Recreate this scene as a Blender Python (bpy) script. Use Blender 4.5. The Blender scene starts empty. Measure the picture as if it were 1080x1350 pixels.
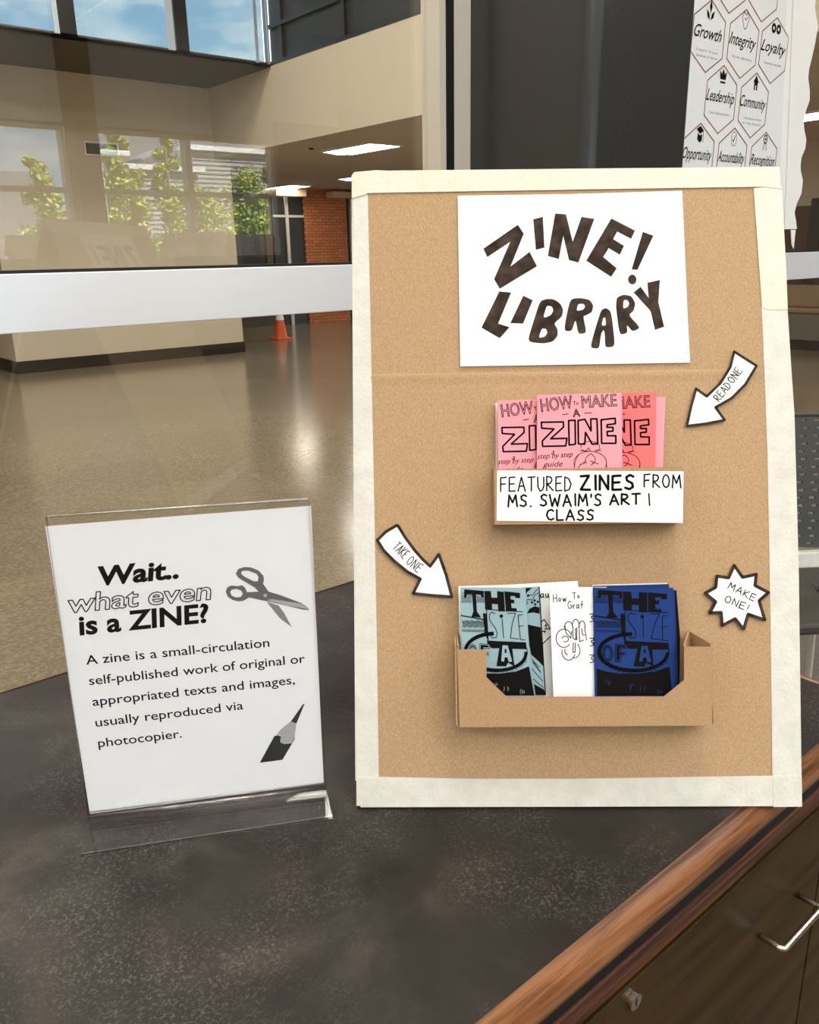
import bpy, bmesh, math, random
import numpy as np
from mathutils import Vector, Matrix
from mathutils.geometry import tessellate_polygon
random.seed(7)
S = bpy.context.scene
COL = S.collection
PI = math.pi

# ------------------------------------------------------------------ camera
FPX = 1086.16
TH, RO, PSI = math.radians(17.316), math.radians(-1.136), math.radians(39.748)
hd = np.array([math.sin(PSI), math.cos(PSI), 0]); rt = np.array([math.cos(PSI), -math.sin(PSI), 0]); zz = np.array([0, 0, 1.0])
fw = hd*math.cos(TH)-zz*math.sin(TH); upc = hd*math.sin(TH)+zz*math.cos(TH)
r2 = rt*math.cos(RO)+upc*math.sin(RO); u2 = -rt*math.sin(RO)+upc*math.cos(RO)
CAM = np.array([0, 0, 1.5])
cd = bpy.data.cameras.new('camera'); cam = bpy.data.objects.new('camera', cd); COL.objects.link(cam)
cd.sensor_fit = 'HORIZONTAL'; cd.sensor_width = 36; cd.lens = FPX/1080*36; cd.clip_start = .02; cd.clip_end = 300
mw = Matrix.Identity(4)
for i in range(3):
    mw[i][0], mw[i][1], mw[i][2], mw[i][3] = r2[i], u2[i], -fw[i], CAM[i]
cam.matrix_world = mw
S.camera = cam

# ------------------------------------------------------------------ view, sky, sun
S.view_settings.view_transform = 'Standard'; S.view_settings.look = 'None'
S.view_settings.gamma = 1; S.view_settings.use_curve_mapping = False
S.view_settings.exposure = 0.36
SKY_STRENGTH = 3.0
SUN_STRENGTH = 30.0
CEIL_READ = 17.0
CEIL_LOBBY = 17.0

w = bpy.data.worlds.new('sky'); S.world = w; w.use_nodes = True
nt = w.node_tree; nt.nodes.clear()
N = nt.nodes.new; L = nt.links.new
tc = N('ShaderNodeTexCoord'); mp = N('ShaderNodeMapping'); mp.inputs['Scale'].default_value = (1, 1, 2.6)
L(tc.outputs['Generated'], mp.inputs['Vector'])
no = N('ShaderNodeTexNoise'); no.inputs['Scale'].default_value = 6.5; no.inputs['Detail'].default_value = 7; no.inputs['Roughness'].default_value = .55
L(mp.outputs[0], no.inputs['Vector'])
cr = N('ShaderNodeValToRGB'); cr.color_ramp.elements[0].position = .44; cr.color_ramp.elements[1].position = .62
L(no.outputs[0], cr.inputs[0])
sp = N('ShaderNodeSeparateXYZ'); L(tc.outputs['Generated'], sp.inputs[0])
gr = N('ShaderNodeValToRGB')
gr.color_ramp.elements[0].position = 0; gr.color_ramp.elements[0].color = (.16, .15, .13, 1)
gr.color_ramp.elements[1].position = 1; gr.color_ramp.elements[1].color = (.13, .30, .62, 1)
for pos, c in ((.495, (.2, .19, .17, 1)), (.505, (.5, .66, .78, 1)), (.62, (.30, .50, .70, 1))):
    el = gr.color_ramp.elements.new(pos); el.color = c
ma = N('ShaderNodeMath'); ma.operation = 'MULTIPLY_ADD'; ma.inputs[1].default_value = .5; ma.inputs[2].default_value = .5
L(sp.outputs[2], ma.inputs[0]); L(ma.outputs[0], gr.inputs[0])
mt_ = N('ShaderNodeMath'); mt_.operation = 'GREATER_THAN'; mt_.inputs[1].default_value = 0; L(sp.outputs[2], mt_.inputs[0])
mm = N('ShaderNodeMath'); mm.operation = 'MULTIPLY'; L(cr.outputs[0], mm.inputs[0]); L(mt_.outputs[0], mm.inputs[1])
mx = N('ShaderNodeMixRGB'); mx.inputs[2].default_value = (.86, .92, .96, 1)
L(mm.outputs[0], mx.inputs[0]); L(gr.outputs[0], mx.inputs[1])
bg = N('ShaderNodeBackground'); bg.inputs[1].default_value = SKY_STRENGTH; L(mx.outputs[0], bg.inputs[0])
ow = N('ShaderNodeOutputWorld'); L(bg.outputs[0], ow.inputs[0])

sd = bpy.data.lights.new('sun', 'SUN'); sd.energy = SUN_STRENGTH; sd.angle = .01; sd.color = (1, .95, .86)
so = bpy.data.objects.new('sun', sd); COL.objects.link(so)
so.rotation_euler = Vector((.25, .75, -(-1.0))).to_track_quat('Z', 'Y').to_euler()   # sun stands high beyond the lobby (+Y)

# ------------------------------------------------------------------ materials
MATS = {}
def mat(name, col, rough=.6, metal=0, noise=None, bump=None, spec=.5, emis=None, coat=0, scale3=(1, 1, 1)):
    """noise=(scale, amount, colour2), bump=(scale, strength); object-space procedural variation"""
    if name in MATS: return MATS[name]
    m = bpy.data.materials.new(name); m.use_nodes = True; t = m.node_tree
    b = t.nodes['Principled BSDF']
    b.inputs['Base Color'].default_value = (*col, 1); b.inputs['Roughness'].default_value = rough
    b.inputs['Metallic'].default_value = metal; b.inputs['Specular IOR Level'].default_value = spec
    b.inputs['Coat Weight'].default_value = coat; b.inputs['Coat Roughness'].default_value = .15
    tc = t.nodes.new('ShaderNodeTexCoord'); mp = t.nodes.new('ShaderNodeMapping'); mp.inputs['Scale'].default_value = scale3
    t.links.new(tc.outputs['Object'], mp.inputs[0])
    if noise is None: noise = (40, .12, tuple(c*.85 for c in col))
    n = t.nodes.new('ShaderNodeTexNoise'); n.inputs['Scale'].default_value = noise[0]; n.inputs['Detail'].default_value = 6
    t.links.new(mp.outputs[0], n.inputs['Vector'])
    r = t.nodes.new('ShaderNodeValToRGB'); r.color_ramp.elements[0].position = .35; r.color_ramp.elements[1].position = .7
    r.color_ramp.elements[0].color = (*col, 1)
    c2 = tuple(col[i]+(noise[2][i]-col[i])*noise[1] for i in range(3)) if noise[1] <= 1 else noise[2]
    r.color_ramp.elements[1].color = (*c2, 1)
    t.links.new(n.outputs[0], r.inputs[0]); t.links.new(r.outputs[0], b.inputs['Base Color'])
    if bump:
        n2 = t.nodes.new('ShaderNodeTexNoise'); n2.inputs['Scale'].default_value = bump[0]; n2.inputs['Detail'].default_value = 4
        t.links.new(mp.outputs[0], n2.inputs['Vector'])
        bp = t.nodes.new('ShaderNodeBump'); bp.inputs['Strength'].default_value = bump[1]; bp.inputs['Distance'].default_value = .002
        t.links.new(n2.outputs[0], bp.inputs['Height']); t.links.new(bp.outputs[0], b.inputs['Normal'])
    if emis:
        b.inputs['Emission Color'].default_value = (*emis[0], 1); b.inputs['Emission Strength'].default_value = emis[1]
    MATS[name] = m
    return m

def glassmat(name, tint=(1, 1, 1), f0=.045, rough=0.0, boost=1.0):
    m = bpy.data.materials.new(name); m.use_nodes = True; t = m.node_tree; t.nodes.clear()
    N = t.nodes.new
    lw = N('ShaderNodeLayerWeight'); lw.inputs['Blend'].default_value = .5   # 'Facing' = 1-|cos|
    p = N('ShaderNodeMath'); p.operation = 'POWER'; p.inputs[1].default_value = 4.5; t.links.new(lw.outputs['Facing'], p.inputs[0])
    q = N('ShaderNodeMath'); q.operation = 'MULTIPLY_ADD'; q.inputs[1].default_value = boost; q.inputs[2].default_value = f0; q.use_clamp = True
    t.links.new(p.outputs[0], q.inputs[0])
    tr = N('ShaderNodeBsdfTransparent'); tr.inputs[0].default_value = (*tint, 1)
    gl = N('ShaderNodeBsdfGlossy'); gl.inputs['Roughness'].default_value = rough
    mx = N('ShaderNodeMixShader'); o = N('ShaderNodeOutputMaterial')
    t.links.new(q.outputs[0], mx.inputs[0]); t.links.new(tr.outputs[0], mx.inputs[1]); t.links.new(gl.outputs[0], mx.inputs[2])
    t.links.new(mx.outputs[0], o.inputs[0])
    return m

# ------------------------------------------------------------------ building helpers
def unit(v): v = np.array(v, float); return v/np.linalg.norm(v)
class MB:
    """collects world-space vertices and faces, links them as ONE mesh"""
    def __init__(s): s.v = []; s.f = []; s.bev = None
    def add(s, vs, fs):
        k = len(s.v); s.v += [tuple(map(float, v)) for v in vs]; s.f += [tuple(i+k for i in f) for f in fs]; return s
    def box(s, x0, x1, y0, y1, z0, z1):
        vs = [(x, y, z) for z in (z0, z1) for y in (y0, y1) for x in (x0, x1)]
        return s.add(vs, [(0, 2, 3, 1), (4, 5, 7, 6), (0, 1, 5, 4), (2, 6, 7, 3), (0, 4, 6, 2), (1, 3, 7, 5)])
    def prism(s, fr, poly, w0, w1, taper=None):
        """polygon (u,v) in frame fr from offset w0 to w1"""
        n = len(poly); a = [fr.pt(u, v, w0) for u, v in poly]; b = [fr.pt(u, v, w1) for u, v in poly]
        tr = tessellate_polygon([[Vector((u, v, 0)) for u, v in poly]])
        area = sum(poly[i][0]*poly[(i+1) % n][1]-poly[(i+1) % n][0]*poly[i][1] for i in range(n))
        fs = []
        for t in tr:
            p = [poly[i] for i in t]; ar = (p[1][0]-p[0][0])*(p[2][1]-p[0][1])-(p[2][0]-p[0][0])*(p[1][1]-p[0][1])
            t = tuple(t) if ar > 0 else tuple(reversed(t))
            fs.append(tuple(i+n for i in t)); fs.append(tuple(reversed(t)))
        for i in range(n):
            j = (i+1) % n
            fs.append((i, j, j+n, i+n) if area > 0 else (j, i, i+n, j+n))
        return s.add(a+b, fs)
    def fbox(s, fr, u0, u1, v0, v1, w0, w1): return s.prism(fr, [(u0, v0), (u1, v0), (u1, v1), (u0, v1)], w0, w1)
    def tube(s, pts, r, n=10, caps=True, r2=None):
        pts = [np.array(p, float) for p in pts]; rings = []
        m = len(pts); prev = None
        for i, p in enumerate(pts):
            d = unit(pts[min(i+1, m-1)]-pts[max(i-1, 0)])
            a = prev if prev is not None else (np.array([0, 0, 1.]) if abs(d[2]) < .9 else np.array([1., 0, 0]))
            a = unit(a-d*(a@d)); b = np.cross(d, a); prev = a
            rr = r if r2 is None else r+(r2-r)*i/(m-1)
            rings.append([p+rr*(a*math.cos(2*PI*k/n)+b*math.sin(2*PI*k/n)) for k in range(n)])
        fs = [(i*n+k, i*n+(k+1) % n, (i+1)*n+(k+1) % n, (i+1)*n+k) for i in range(m-1) for k in range(n)]
        if caps: fs += [tuple(reversed(range(n))), tuple((m-1)*n+k for k in range(n))]
        return s.add([v for R in rings for v in R], fs)
    def build(s, name, m, parent=None, bevel=0, seg=2, smooth=False):
        base = parent_loc(parent)
        if parent is None:
            a = np.array(s.v); loc = np.array([(a[:, 0].min()+a[:, 0].max())/2, (a[:, 1].min()+a[:, 1].max())/2, a[:, 2].min()])
        else: loc = base
        me = bpy.data.meshes.new(name); me.from_pydata([tuple(np.array(v)-loc) for v in s.v], [], s.f); me.update()
        if bevel:
            bm = bmesh.new(); bm.from_mesh(me); bmesh.ops.remove_doubles(bm, verts=bm.verts, dist=1e-6)
            es = [e for e in bm.edges if len(e.link_faces) == 2 and e.calc_face_angle(0) > .5]
            bmesh.ops.bevel(bm, geom=es, offset=bevel, segments=seg, affect='EDGES', profile=.5); bm.to_mesh(me); bm.free()
        if smooth:
            for p in me.polygons: p.use_smooth = True
        me.materials.append(m)
        o = bpy.data.objects.new(name, me); COL.objects.link(o)
        if parent is None: o.location = loc
        else: o.parent = parent
        return o
def parent_loc(p):
    l = np.zeros(3)
    while p is not None: l = l+np.array(p.location); p = p.parent
    return l
def empty(name, loc, label=None, cat=None, group=None, kind=None):
    o = bpy.data.objects.new(name, None); COL.objects.link(o); o.location = tuple(map(float, loc)); o.empty_display_size = .05
    return tag(o, label, cat, group, kind)
def tag(o, label=None, cat=None, group=None, kind=None):
    if label: o['label'] = label
    if cat: o['category'] = cat
    if group: o['group'] = group
    if kind: o['kind'] = kind
    return o
def struct(name, m, *boxes, label=None, parent=None, bevel=0):
    b = MB()
    for x in boxes: b.box(*x)
    o = b.build(name, m, parent, bevel)
    if parent is None: o['kind'] = 'structure'
    if label: o['label'] = label
    return o

class Frame:
    """a plane standing in the scene: origin O, unit axes e (right), up, n (towards the viewer side)"""
    def __init__(s, O, e, up):
        s.O = np.array(O, float); s.e = unit(e); s.up = unit(up); s.n = unit(np.cross(s.e, s.up))
    def pt(s, u, v, w=0): return s.O+s.e*u+s.up*v+s.n*w
    def px(s, x, y, w=0):
        """survey: where the sight line through pixel (x, y) meets this plane"""
        d = r2*(x-540)-u2*(y-675)+fw*FPX
        t = (s.n@(s.O-CAM)+w)/(s.n@d); p = CAM+t*d-s.O
        return (float(p@s.e), float(p@s.up))

class Print:
    """flat ink shapes on a plane"""
    def __init__(s, fr, w): s.fr = fr; s.w = w; s.v = []; s.f = []
    def tri(s, pts, fs):
        k = len(s.v); s.v += [s.fr.pt(u, v, s.w) for u, v in pts]; s.f += [tuple(i+k for i in f) for f in fs]
    def poly(s, outer, *holes):
        loops = [outer, *holes]; flat = [p for l in loops for p in l]
        tr = tessellate_polygon([[Vector((u, v, 0)) for u, v in l] for l in loops]); out = []
        for t in tr:
            p = [flat[i] for i in t]; ar = (p[1][0]-p[0][0])*(p[2][1]-p[0][1])-(p[2][0]-p[0][0])*(p[1][1]-p[0][1])
            out.append(tuple(t) if ar > 0 else tuple(reversed(t)))
        s.tri(flat, out)
    def disc(s, c, r, n=8, ry=None):
        ry = ry or r
        s.tri([(c[0]+r*math.cos(2*PI*k/n), c[1]+ry*math.sin(2*PI*k/n)) for k in range(n)], [tuple(range(n))])
    def line(s, pts, wd, closed=False, caps=True):
        pts = list(pts)
        if closed: pts = pts+[pts[0]]
        for a, b in zip(pts[:-1], pts[1:]):
            dx, dy = b[0]-a[0], b[1]-a[1]; l = math.hypot(dx, dy)
            if l < 1e-7: continue
            nx, ny = -dy/l*wd/2, dx/l*wd/2
            s.tri([(a[0]+nx, a[1]+ny), (a[0]-nx, a[1]-ny), (b[0]-nx, b[1]-ny), (b[0]+nx, b[1]+ny)], [(0, 1, 2, 3)])
        if caps:
            for p in pts: s.disc(p, wd/2, 6)
    def build(s, name, m, parent, label=None):
        mb = MB(); mb.v = [tuple(map(float, p)) for p in s.v]; mb.f = s.f
        o = mb.build(name, m, parent)
        if label: o['label'] = label
        return o

_fc = {}
def glyphs(txt, bold=0, shear=0, space=1.0):
    """mesh of a line of type in the built-in typeface: verts (x,y), faces, boundary edges, normalised to cap height 1"""
    k = (txt, bold, shear, space)
    if k in _fc: return _fc[k]
    cu = bpy.data.curves.new('type', 'FONT'); cu.body = txt; cu.size = 1; cu.offset = bold; cu.shear = shear; cu.space_character = space
    cu.resolution_u = 3
    o = bpy.data.objects.new('type', cu); COL.objects.link(o)
    bpy.context.view_layer.update()
    me = bpy.data.meshes.new_from_object(o.evaluated_get(bpy.context.evaluated_depsgraph_get()))
    vs = [(v.co.x, v.co.y) for v in me.vertices]; fs = [tuple(p.vertices) for p in me.polygons]
    cnt = {}
    for f in fs:
        for a, b in zip(f, f[1:]+f[:1]): cnt[tuple(sorted((a, b)))] = cnt.get(tuple(sorted((a, b))), 0)+1
    es = [e for e, c in cnt.items() if c == 1]
    bpy.data.objects.remove(o); bpy.data.curves.remove(cu); bpy.data.meshes.remove(me)
    _fc[k] = (vs, fs, es); return _fc[k]
CAPH = None
def put_text(pr, txt, A, B, h, bold=0, shear=0, outline=0, space=1.0, fit=True):
    """baseline from A to B (u,v); h = cap height; outline = ribbon width"""
    global CAPH
    if CAPH is None: CAPH = max(y for x, y in glyphs('H')[0])
    vs, fs, es = glyphs(txt, bold, shear, space)
    x0 = min(x for x, y in vs); x1 = max(x for x, y in vs)
    dx, dy = B[0]-A[0], B[1]-A[1]; l = math.hypot(dx, dy); ex, ey = dx/l, dy/l
    sx = l/(x1-x0); sy = h/CAPH
    if not fit: sx = sy
    q = [(A[0]+ex*(x-x0)*sx-ey*y*sy, A[1]+ey*(x-x0)*sx+ex*y*sy) for x, y in vs]
    if outline:
        for a, b in es: pr.line([q[a], q[b]], outline)
    else: pr.tri(q, fs)
    return q

STR = {  # hand lettering: strokes in a box 0..w x 0..1
 'A': [[(0, 0), (.3, 1), (.62, 0)], [(.1, .35), (.52, .37)]], 'B': [[(0, 0), (0, 1), (.4, .92), (.45, .7), (.05, .52), (.5, .4), (.5, .1), (0, 0)]],
 'C': [[(.52, .86), (.35, 1), (.1, .85), (0, .45), (.15, .08), (.35, 0), (.55, .14)]], 'D': [[(0, 0), (.02, 1), (.35, .88), (.55, .5), (.38, .1), (0, 0)]],
 'E': [[(.5, 1), (.02, .97), (0, 0), (.52, .02)], [(0, .5), (.42, .53)]], 'F': [[(.5, 1), (.02, .96), (0, 0)], [(0, .5), (.4, .53)]],
 'G': [[(.55, .86), (.3, 1), (.05, .75), (0, .35), (.2, 0), (.55, .1), (.55, .42), (.3, .42)]], 'H': [[(0, 0), (0, 1)], [(.5, 0), (.5, 1)], [(0, .5), (.5, .52)]],
 'I': [[(.1, 0), (.1, 1)]], '1': [[(.12, -.05), (.1, 1)]], 'K': [[(0, 0), (0, 1)], [(.5, 1), (.03, .45), (.55, 0)]], 'L': [[(0, 1), (0, 0), (.48, .02)]],
 'M': [[(0, 0), (.08, 1), (.34, .35), (.6, 1), (.7, 0)]], 'N': [[(0, 0), (.02, 1), (.5, .02), (.52, 1)]],
 'O': [[(.28, 1), (.08, .82), (0, .45), (.12, .1), (.3, 0), (.5, .15), (.57, .55), (.45, .9), (.28, 1)]],
 'R': [[(0, 0), (.02, 1), (.4, .93), (.46, .72), (.3, .5), (.02, .48), (.55, 0)]], 'S': [[(.5, .88), (.3, 1), (.08, .85), (.12, .6), (.42, .42), (.46, .15), (.25, 0), (0, .1)]],
 'T': [[(0, .97), (.6, 1)], [(.3, .98), (.28, 0)]], 'U': [[(0, 1), (.02, .3), (.2, 0), (.42, .1), (.52, .4), (.52, 1)]], 'W': [[(0, 1), (.18, 0), (.4, .7), (.6, 0), (.8, 1)]],
 'Y': [[(0, 1), (.28, .5), (.56, 1)], [(.28, .5), (.27, 0)]], 'Z': [[(0, .96), (.5, 1), (0, .02), (.55, 0)]], '.': [[(.06, 0), (.1, .02)]], "'": [[(.08, 1), (.05, .75)]], '!': [[(.12, 1), (.08, .3)], [(.07, .03), (.09, .02)]],
 'a': [[(.4, .5), (.15, .48), (0, .2), (.12, 0), (.38, .2), (.42, .5), (.4, .05), (.5, 0)]], 'o': [[(.2, .5), (0, .25), (.18, 0), (.38, .25), (.2, .5)]],
 'w': [[(0, .5), (.1, 0), (.25, .4), (.38, 0), (.5, .5)]], 'r': [[(0, .5), (.05, 0), (.08, .3), (.3, .5)]], 'f': [[(.35, .9), (.18, .9), (.12, .0)], [(0, .45), (.35, .5)]], 'u': [[(0, .5), (.04, .05), (.3, .1), (.36, .5), (.38, 0)]]}
def hand(pr, txt, A, B, h, wd, jit=.03, wide=None):
    adv = []; x = 0
    for ch in txt:
        if ch == ' ': x += .5; adv.append(None); continue
        st = STR[ch]; w_ = max(p[0] for q in st for p in q); adv.append(x); x += w_+.24
    x -= .24
    dx, dy = B[0]-A[0], B[1]-A[1]; l = math.hypot(dx, dy); ex, ey = dx/l, dy/l; sx = l/x
    for ch, x0 in zip(txt, adv):
        if x0 is None: continue
        j = random.uniform(-jit, jit)
        for st in STR[ch]:
            pr.line([(A[0]+ex*(x0+p[0])*sx-ey*(p[1]+j)*h, A[1]+ey*(x0+p[0])*sx+ex*(p[1]+j)*h) for p in st], wd*(1.7 if wide and ch in wide else 1))

# ------------------------------------------------------------------ material palette
M_wall = mat('beige_paint', (.56, .49, .37), .75, noise=(3, .3, (.52, .45, .33)), bump=(60, .1))
M_wallw = mat('warm_wall_paint', (.60, .42, .24), .75)
M_white = mat('white_paint', (.62, .61, .57), .8, noise=(2, .3, (.55, .54, .5)))
M_soffit = mat('brown_soffit', (.075, .052, .03), .7)
M_dark = mat('dark_bronze', (.012, .010, .008), .35)
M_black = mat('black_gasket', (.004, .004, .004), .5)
M_panel = mat('black_upper_glass', (.012, .011, .010), .45, noise=(1.5, .5, (.03, .03, .03)))
M_alu = mat('satin_aluminium', (.64, .58, .50), .45, .15, noise=(8, .4, (.58, .52, .45)), scale3=(60, 60, 1))
M_rail = mat('satin_rail', (.90, .93, 1.0), .36, .35, noise=(6, .3, (.84, .87, .94)), scale3=(1, 1, 8))
M_col = mat('charcoal_steel_paint', (.022, .024, .0245), .27, noise=(5, .3, (.028, .03, .031)), bump=(120, .08), spec=.5)
M_base = mat('dark_baseboard', (.012, .010, .005), .5)
M_floorL = mat('polished_concrete', (.205, .165, .105), .14, noise=(2.2, .55, (.14, .11, .07)), coat=.3)
M_carpet = mat('brown_carpet', (.10, .085, .07), .95, noise=(80, .6, (.05, .04, .03)))
M_ceilL = mat('corridor_ceiling_tile', (.62, .50, .39), .9, noise=(1.2, .5, (.50, .40, .30)), scale3=(1, 9, 1))
M_ceil = mat('ceiling_tile', (.75, .74, .7), .9)
M_emit = mat('lamp_diffuser', (.9, .9, .88), .5, emis=((1, .97, .92), CEIL_READ))
M_emitL = mat('lobby_lamp_diffuser', (.9, .9, .88), .5, emis=((1, .95, .86), CEIL_LOBBY))
M_trof = mat('white_enamel', (.75, .74, .72), .4)
M_paper = mat('white_paper', (.90, .90, .90), .6, noise=(6, .3, (.83, .83, .84)), bump=(20, .06))
M_ink = mat('black_ink', (.007, .006, .006), .9, spec=.08)
M_marker = mat('brown_black_marker', (.026, .018, .013), .85, noise=(70, 1, (.075, .052, .04)), spec=.12)
M_tape = mat('masking_tape', (.76, .72, .60), .65, noise=(45, .8, (.70, .655, .54)), bump=(220, .35))
M_tape2 = mat('masking_tape_pale', (.72, .695, .635), .65, noise=(45, 1, (.64, .61, .55)), bump=(220, .35))
M_card = mat('kraft_cardboard', (.41, .255, .13), .85, noise=(650, .8, (.55, .385, .235)), bump=(500, .2), scale3=(1, 1, .5), spec=.2)
M_card2 = mat('kraft_tray_board', (.375, .22, .11), .85, noise=(650, .8, (.48, .33, .19)), bump=(500, .2), spec=.2)
M_cardedge = mat('cut_cardboard_edge', (.50, .22, .12), .85)
M_pink = mat('pink_paper', (.86, .30, .36), .65, noise=(10, .4, (.88, .38, .42)))
M_coral = mat('coral_paper', (.86, .13, .14), .65, noise=(10, .4, (.88, .2, .18)))
M_blue = mat('pale_blue_paper', (.29, .42, .46), .8, spec=.15)
M_navy = mat('royal_blue_paper', (.013, .042, .185), .8, spec=.15)
M_lam = None

def special(name):
    """counter laminate, oak, drawer veneer, terrazzo"""
    m = bpy.data.materials.new(name); m.use_nodes = True; t = m.node_tree; b = t.nodes['Principled BSDF']
    tc = t.nodes.new('ShaderNodeTexCoord')
    return m, t, b, tc
def noise_node(t, vec, scale, detail=6, rough=.6, dist=0):
    n = t.nodes.new('ShaderNodeTexNoise'); n.inputs['Scale'].default_value = scale; n.inputs['Detail'].default_value = detail
    n.inputs['Roughness'].default_value = rough; n.inputs['Distortion'].default_value = dist; t.links.new(vec, n.inputs['Vector']); return n.outputs[0]
def ramp(t, fac, *st):
    r = t.nodes.new('ShaderNodeValToRGB'); e = r.color_ramp.elements
    e[0].position, e[0].color = st[0][0], (*st[0][1], 1); e[1].position, e[1].color = st[-1][0], (*st[-1][1], 1)
    for p, c in st[1:-1]: x = e.new(p); x.color = (*c, 1)
    t.links.new(fac, r.inputs[0]); return r.outputs[0]
def mixc(t, fac, a, b, mode='MIX'):
    m = t.nodes.new('ShaderNodeMixRGB'); m.blend_type = mode
    for i, x in enumerate((fac, a, b)):
        if isinstance(x, (int, float)): m.inputs[i].default_value = x
        elif isinstance(x, tuple): m.inputs[i].default_value = (*x, 1)
        else: t.links.new(x, m.inputs[i])
    return m.outputs[0]
def mapping(t, vec, sc):
    m = t.nodes.new('ShaderNodeMapping'); m.inputs['Scale'].default_value = sc; t.links.new(vec, m.inputs[0]); return m.outputs[0]
# laminate: mottled dark slate with fine warm fibres
M_lam, t, b, tc = special('slate_laminate')
v = tc.outputs['Object']
big = ramp(t, noise_node(t, v, 5, 6, .6, .6), (.35, (.011, .0085, .006)), (.55, (.023, .018, .0135)), (.75, (.055, .045, .036)))
fine = ramp(t, noise_node(t, v, 330, 3, .7), (.5, (0, 0, 0)), (.75, (1, 1, 1)))
t.links.new(mixc(t, mixc(t, 1.0, fine, ramp(t, noise_node(t, v, 7, 3), (.42, (0, 0, 0)), (.7, (1, 1, 1))), 'MULTIPLY'), big, (.17, .135, .115)), b.inputs['Base Color'])
b.inputs['Roughness'].default_value = .55; b.inputs['Specular IOR Level'].default_value = .22
bp = t.nodes.new('ShaderNodeBump'); bp.inputs['Strength'].default_value = .25; bp.inputs['Distance'].default_value = .001
t.links.new(noise_node(t, v, 220, 3), bp.inputs['Height']); t.links.new(bp.outputs[0], b.inputs['Normal'])
# stained oak, grain along X
def oak(name, c0, c1, c2, rough, axis=(2.2, 55, 55), coat=.4):
    m, t, b, tc = special(name)
    v = mapping(t, tc.outputs['Object'], axis)
    g = noise_node(t, v, 2.2, 8, .65, .4)
    c = ramp(t, g, (.40, c0), (.5, c1), (.62, c2))
    t.links.new(c, b.inputs['Base Color']); b.inputs['Roughness'].default_value = rough; b.inputs['Coat Weight'].default_value = coat; b.inputs['Coat Roughness'].default_value = .2
    bp = t.nodes.new('ShaderNodeBump'); bp.inputs['Strength'].default_value = .2; bp.inputs['Distance'].default_value = .001
    t.links.new(g, bp.inputs['Height']); t.links.new(bp.outputs[0], b.inputs['Normal'])
    return m
M_oak = oak('stained_oak_nosing', (.085, .028, .009), (.22, .082, .028), (.33, .14, .055), .3)
M_oak.node_tree.nodes['Principled BSDF'].inputs['Coat Roughness'].default_value = .08
M_oaky = oak('stained_oak_end', (.085, .028, .009), (.22, .082, .028), (.33, .14, .055), .3, (55, 2.2, 55))
M_apron = oak('dark_oak_apron', (.03, .009, .004), (.065, .02, .008), (.12, .042, .018), .45, coat=.1)
M_veneer = oak('drawer_veneer', (.024, .0115, .0015), (.038, .019, .003), (.052, .026, .005), .38, (1.5, 14, 14), .04)
M_veneer.node_tree.nodes['Principled BSDF'].inputs['Specular IOR Level'].default_value = .25
# brick
M_brick, t, b, tc = special('orange_brick')
bk = t.nodes.new('ShaderNodeTexBrick'); bk.inputs['Scale'].default_value = 1; bk.inputs['Brick Width'].default_value = .2; bk.inputs['Row Height'].default_value = .067
bk.inputs['Mortar Size'].default_value = .006; bk.inputs['Color1'].default_value = (.60, .19, .06, 1); bk.inputs['Color2'].default_value = (.45, .13, .045, 1); bk.inputs['Mortar'].default_value = (.12, .06, .03, 1)
cx = t.nodes.new('ShaderNodeSeparateXYZ'); t.links.new(tc.outputs['Object'], cx.inputs[0]); cb = t.nodes.new('ShaderNodeCombineXYZ')
t.links.new(cx.outputs[0], cb.inputs[0]); t.links.new(cx.outputs[2], cb.inputs[1]); t.links.new(cb.outputs[0], bk.inputs['Vector'])
t.links.new(bk.outputs[0], b.inputs['Base Color']); b.inputs['Roughness'].default_value = .85
# polished terrazzo speckle on lobby floor
M_floorL, t, b, tc = special('polished_terrazzo')
v = tc.outputs['Object']
c = ramp(t, noise_node(t, v, .7, 5, .6), (.35, (.18, .145, .095)), (.7, (.25, .205, .14)))
s_ = ramp(t, noise_node(t, v, 55, 2, .7), (.44, (.0, .0, .0)), (.62, (1, 1, 1)))
t.links.new(mixc(t, .33, c, mixc(t, s_, (.115, .09, .055), (.34, .28, .19))), b.inputs['Base Color'])
b.inputs['Roughness'].default_value = .17; b.inputs['Specular IOR Level'].default_value = .8
M_glass = glassmat('window_glass', (.99, .995, .99), .06)
M_tint = glassmat('tinted_clerestory_glass', (.50, .525, .52), .05)
M_acry = glassmat('clear_acrylic', (.996, .997, .998), .018, .0, .35)
M_acryE = glassmat('acrylic_cut_edge', (.80, .76, .74), .22, .15, .5)

# ================================================================== SETTING
GY = 1.5                # glass line
struct('floor', M_carpet, (-5.2, 6.7, -6.2, GY, -.1, 0), label='brown carpet floor of the reading room')
struct('floor_lobby', M_floorL, (-4.2, 20, GY, 20, -.1, 0), label='polished speckled lobby floor beyond the glass')
struct('ceiling', M_ceil, (-5.2, 6.7, -6.2, GY+.1, 4.0, 4.15))
struct('wall_left', M_white, (-5.2, -5.0, -6.2, GY, 0, 4.0))
struct('wall_right', M_soffit, (6.5, 6.7, -6.2, GY-.05, 0, 4.0))
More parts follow.
